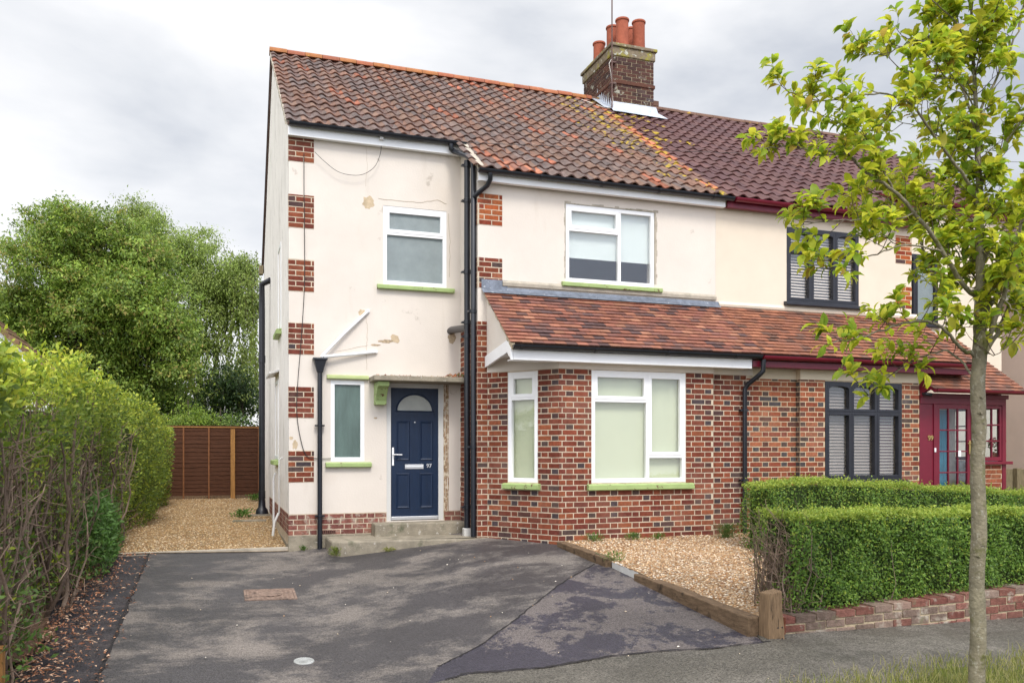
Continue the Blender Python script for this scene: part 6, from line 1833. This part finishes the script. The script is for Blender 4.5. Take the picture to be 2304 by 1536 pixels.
def twig(p, d, L, r, depth=0):
    pts = [p]; n = 5; q = p
    for i in range(n):
        d = (d + Vector((random.gauss(0, .17), random.gauss(0, .17), random.gauss(.10, .13)))).normalized(); q = q + d * L / n; pts.append(q)
        if i >= 1 and random.random() < .6: whorl(q, d, random.choice([1, 1, 2]), random.uniform(.75, 1))
        if depth == 0 and i in (1, 2, 3) and random.random() < .55:
            sd = (d + Vector((random.gauss(0, .8), random.gauss(0, .8), random.gauss(.25, .4)))).normalized(); twig(q, sd, L * .5, r * .6, 1)
    mb.tube(pts, [r * (1 - .15 * i) for i in range(n + 1)], 5, (random.uniform(.7, 1.2),) * 3)
    whorl(q, d, random.choice([5, 6, 7]))
for pi, a in enumerate(paths):
    n = len(a); acc = 0
    for i in range(1, n):
        seg_ = (a[i] - a[i - 1]).length; acc += seg_; t = i / n
        if acc > .060 and t > .18:
            acc = 0; d = (a[i] - a[i - 1]).normalized()
            sd = (d * random.uniform(.2, .9) + Vector((random.gauss(0, .65), random.gauss(0, .65), random.gauss(.35, .45)))).normalized()
            twig(a[i], sd, random.uniform(.12, .32) * (1.1 - .25 * t), .0035)
    whorl(a[-1], (a[-1] - a[-2]).normalized(), 6)
for i in range(46, len(tp) - 2, 2):
    for _ in range(3): twig(tp[i], Vector((random.gauss(0, 1), random.gauss(0, 1), .5)).normalized(), random.uniform(.15, .35), .004)
kind(mb.build('twigs', TWIG, st), 'stuff')
leaves('crown', [tuple(p) for p in LP], [tuple(p) for p in LD], [tuple(p) for p in LN_], np.array(LL), np.array(LL) * .50, np.array(LCc), LEAFM, st, fold=.12, curl=.25, full=True)

# ------------------------------------------------------------------ trees and shrubs beyond the fence
def crown_tree(name, label, base, clumps, nleaf, lsize, pal, light, trunk_r, group, droop=0., aspect=.45, cat='tree', core=.0):
    root = thing(name, label, cat, base, group)
    cl = np.array([c[:3] for c in clumps]); rr = np.array([c[3] for c in clumps]); wgt = rr ** 2; wgt = wgt / wgt.sum()
    per = 34; ns = nleaf // per; nleaf = ns * per
    ks = rng.choice(len(cl), ns, p=wgt); us = runit(ns); rs_ = rng.uniform(.1, 1.0, ns) ** .4
    SP = cl[ks] + us * (rr[ks] * rs_)[:, None] * np.array([1, 1, .85]) + rng.normal(0, 1, (ns, 3)) * (rr[ks] * .12)[:, None]
    k = np.repeat(ks, per); u = np.repeat(us, per, 0); sprd = np.repeat(rng.uniform(.10, .22, ns), per)[:, None]
    P = np.repeat(SP, per, 0) + rng.normal(0, 1, (nleaf, 3)) * sprd * np.array([1, 1, .55]) + np.array([0, 0, -1.]) * np.abs(rng.normal(0, 1, (nleaf, 1))) * sprd * droop
    N_ = u * .5 + np.array([0, -.2, .8]) + runit(nleaf) * .5
    D = u * .7 + runit(nleaf) * .9 + np.array([0, 0, -.2 - droop])
    col = rcol(nleaf, pal, .22); tone = np.repeat(rng.uniform(.72, 1.3, ns), per)[:, None] * rng.uniform(.85, 1.15, len(cl))[k][:, None]; col = col * tone
    li = (np.repeat(rng.uniform(0, 1, ns) < .2, per)) & (rng.uniform(0, 1, nleaf) < .7); col[li] = rcol(int(li.sum()), light, .2)
    L = rng.uniform(.7, 1.3, nleaf) * lsize
    leaves('crown', P, D, N_, L, L * aspect, col, LEAFH, root, fold=.2)
    mb = MB(); b = Vector(base)
    c0 = Vector(cl.mean(0))
    tp_ = [b, b + Vector((.05, 0, (c0.z - b.z) * .35)), b.lerp(c0, .65), c0 + Vector((0, 0, .6))]
    mb.tube(tp_, [trunk_r, trunk_r * .85, trunk_r * .65, trunk_r * .3], 10)
    for c, r in zip(cl, rr):
        if random.random() < .6: continue
        s_ = b.lerp(c0, random.uniform(.3, .95)); e_ = Vector(c); m1 = s_.lerp(e_, .5) + Vector((random.gauss(0, .2), random.gauss(0, .2), random.uniform(0, .3)))
        mb.tube([s_, m1, e_], [trunk_r * .22, trunk_r * .14, trunk_r * .05], 6)
        for w in range(5):
            d = Vector(runit(1)[0]) * float(r) * .9; mb.tube([e_, e_ + d * .5 + Vector((0, 0, .08)), e_ + d], [trunk_r * .07, trunk_r * .05, .006], 5)
    mb.build('trunk', mat("dark_bark", (.07, .055, .045), .9, .3, 8, .3, 40, .1), root, smooth=60)
    return root, P
def clump(specs, d): return [(*ad(px, py, d + dd), r) for px, py, dd, r in specs]
ROW = [(.20, .30, .045), (.24, .335, .05), (.16, .25, .038), (.29, .36, .06), (.13, .21, .035)]
ROW_L = [(.25, .30, .05), (.30, .31, .06), (.33, .27, .08)]
BIR = [(.24, .32, .065), (.28, .36, .075), (.19, .265, .05)]
BIR_L = [(.27, .33, .075), (.23, .29, .06)]
dR = 27.0
spec = []
for _ in range(150):
    t = random.uniform(0, 2 * math.pi); q = math.sqrt(random.random())
    px = 195 + 215 * q * math.cos(t); py = 770 + 285 * q * math.sin(t)
    if py < 560 and px > 330: continue
    spec.append((px, py, random.uniform(-2.2, 1.8), random.uniform(.55, 1.0)))
spec += [(65, 490, 0, .45), (30, 580, 0, .6), (150, 480, .5, .5), (215, 500, .5, .55), (110, 540, 0, .6), (-30, 700, 0, .9), (-40, 820, 0, .9), (330, 600, 0, .6), (390, 800, -.5, .6), (400, 900, -.5, .55), (350, 920, -1, .6), (250, 960, -1, .7), (130, 960, -1, .7), (40, 940, -1, .7), (-10, 570, 0, .5), (265, 520, 0, .5), (200, 1000, -1, .7), (380, 980, -.6, .5)]
b = ad(190, 1000, dR); b.z = .3
crown_tree('rowan_tree', 'broad leafy green tree with rusty seed clusters beyond the fence, left of the drooping birch', b, clump(spec, dR), 190000, .115, ROW, ROW_L, .22, 'trees beyond the panel fence')
# weeping birch
dB = 32.0
spec = []
for px, py, r in ((300, 470, .55), (335, 480, .5), (290, 510, .6), (270, 520, .5), (350, 540, .7), (390, 560, .7), (430, 550, .7), (465, 545, .55), (420, 610, .8), (470, 620, .8), (380, 640, .7), (510, 620, .7), (545, 600, .55), (555, 640, .5), (500, 670, .7), (540, 690, .6), (450, 690, .8), (400, 720, .7), (565, 680, .4), (430, 760, .55), (470, 770, .4), (350, 500, .5), (545, 600, .5), (330, 560, .6)):
    spec.append((px, py, random.uniform(-1.2, 1.2), r))
b = ad(455, 1000, dB); b.z = .3
bt, _ = crown_tree('birch_tree', 'drooping birch with hanging leafy strands between the rowan and the gable', b, [(a_, b_, c_, r_ * 1.1) for a_, b_, c_, r_ in clump(spec, dB)], 50000, .10, BIR, BIR_L, .17, 'trees beyond the panel fence', droop=.6)
HP, HD, HN, HC = [], [], [], []; mbs = MB()
for _ in range(330):
    px = random.choice([random.uniform(400, 585), random.uniform(440, 580), random.uniform(330, 580)]); py0 = 560 + random.random() * 330 if px > 420 else random.uniform(700, 860)
    if 425 < px < 470 and 750 < py0 < 880 and random.random() < .75: continue
    if 470 < px < 505 and 780 < py0 < 830: continue
    p = ad(px, py0, dB + random.uniform(-1.6, 1.2)); L_ = random.uniform(.8, 2.6) if px > 480 or py0 > 740 else random.uniform(.5, 1.2); n = int(L_ * 26); q = Vector(p); sw = Vector((random.gauss(0, .05), random.gauss(0, .05), 0)); pts = [Vector(q)]
    for k in range(n):
        q = q + Vector((0, 0, -L_ / n)) + sw * (L_ / n) * 2
        if k % 6 == 5: pts.append(Vector(q))
        if q.z < .6: break
        HP.append(tuple(q + Vector((random.gauss(0, .05), random.gauss(0, .05), 0)))); HD.append((random.gauss(0, .5), random.gauss(0, .5), -1)); HN.append((random.gauss(0, .6), -1 + random.gauss(0, .5), .4)); HC.append(jc(BIR if random.random() < .65 else BIR_L, .3))
    if len(pts) > 1: mbs.tube(pts, .006, 4, (.7, .6, .5), cap=False)
L_ = rng.uniform(.08, .14, len(HP)); leaves('hanging_strands', HP, HD, HN, L_, L_ * .55, np.array(HC), LEAFH, bt, fold=.15)
mbs.build('strand_twigs', TWIG, bt)
# dark background growth under and between, each bush a thing
def bush(label, px, py, d, rx_, rz, n, pal, light, group='shrubs beyond the panel fence', ls=.12, name='garden_shrub'):
    c = ad(px, py, d); b = Vector((c.x, c.y, .25)); cl = []
    for _ in range(14):
        cl.append((c.x + random.uniform(-1, 1) * rx_, c.y + random.uniform(-.6, .6) * rx_, max(.5, c.z + random.uniform(-1, .8) * rz), random.uniform(.3, .55) * min(rx_, rz) + .15))
    crown_tree(name, label, b, cl, n, ls, pal, light, .06, group, cat='shrub')
bush('dark green shrub behind the panel fence close to the gable', 555, 905, 29, 1.0, 1.3, 7000, [(.03, .06, .015), (.04, .08, .018)], BIR_L)
bush('dark shrub below the birch between the yellow bush and the gable shrub', 480, 880, 30, 1.2, 1.1, 7000, [(.03, .055, .014), (.045, .085, .018)], BIR_L)
bush('bright yellow green bush just above the panel fence', 432, 952, 24, .5, .35, 3000, [(.22, .30, .04), (.16, .25, .03)], [(.30, .36, .06)], ls=.08)
bush('low light green bush above the panel fence right of the yellow one', 490, 962, 24.5, .5, .25, 2200, [(.15, .23, .04), (.11, .18, .03)], [(.22, .28, .06)], ls=.08)
bush('dark shrub at the left end of the panel fence under the rowan', 350, 960, 26, 1.1, 1.0, 6000, [(.03, .06, .014), (.045, .09, .018)], ROW_L)

# ------------------------------------------------------------------ words for the setting
WORDS = {
 'ground': ('rough open ground round the houses and gardens', 'ground'), 'drive': ('dark tarmac drive with pale dry patches before the navy door', 'drive'),
 'drive_edge': ('older dark strip of tarmac littered with leaves beside the tall hedge', 'drive'), 'drive_patch': ('wedge of newer blotchy tarmac beside the sleepers', 'drive'),
 'tarmac_joint': ('ragged dark joint between the drive and the newer tarmac wedge', 'joint'), 'pavement_joint': ('dark joint where the drive meets the pavement', 'joint'),
 'drive_joint': ('dark crack along the left edge of the drive', 'joint'),
 'pavement': ('worn grey pavement in front of the drive and garden wall', 'pavement'), 'road': ('street beyond the grass verge', 'road'),
 'gravel_path': ('golden gravel path between the gable and the tall hedge', 'path'), 'gravel_bed': ('golden gravel bed in front of the brick bay', 'gravel bed'),
 'front_lawn': ('ground of the attached neighbour\'s front garden behind the privet hedge', 'garden'), 'soil_border': ('bare brown soil at the foot of the tall hedge', 'soil'),
 'kerb_strip': ('pale concrete strip between the tarmac drive and the gravel path', 'kerb'), 'gravel': ('loose golden stones covering the gravel bed', 'gravel'),
 'gravel.001': ('loose golden stones on the path beside the gable', 'gravel'), 'stray_pebbles': ('stray pale pebbles scattered over the tarmac', 'pebbles'),
 'fallen_leaves': ('dry brown leaves fallen along the foot of the tall hedge', 'leaves'), 'fallen_twigs': ('thin fallen twigs on the tarmac by the hedge', 'twigs'),
 'grass_verge': ('long yellowing grass round the street tree', 'grass'), 'verge_soil': ('thin turf under the long grass of the verge', 'verge'),
}
for k, (l, c) in WORDS.items():
    o = bpy.data.objects.get(k)
    if o: o['label'] = l; o['category'] = c
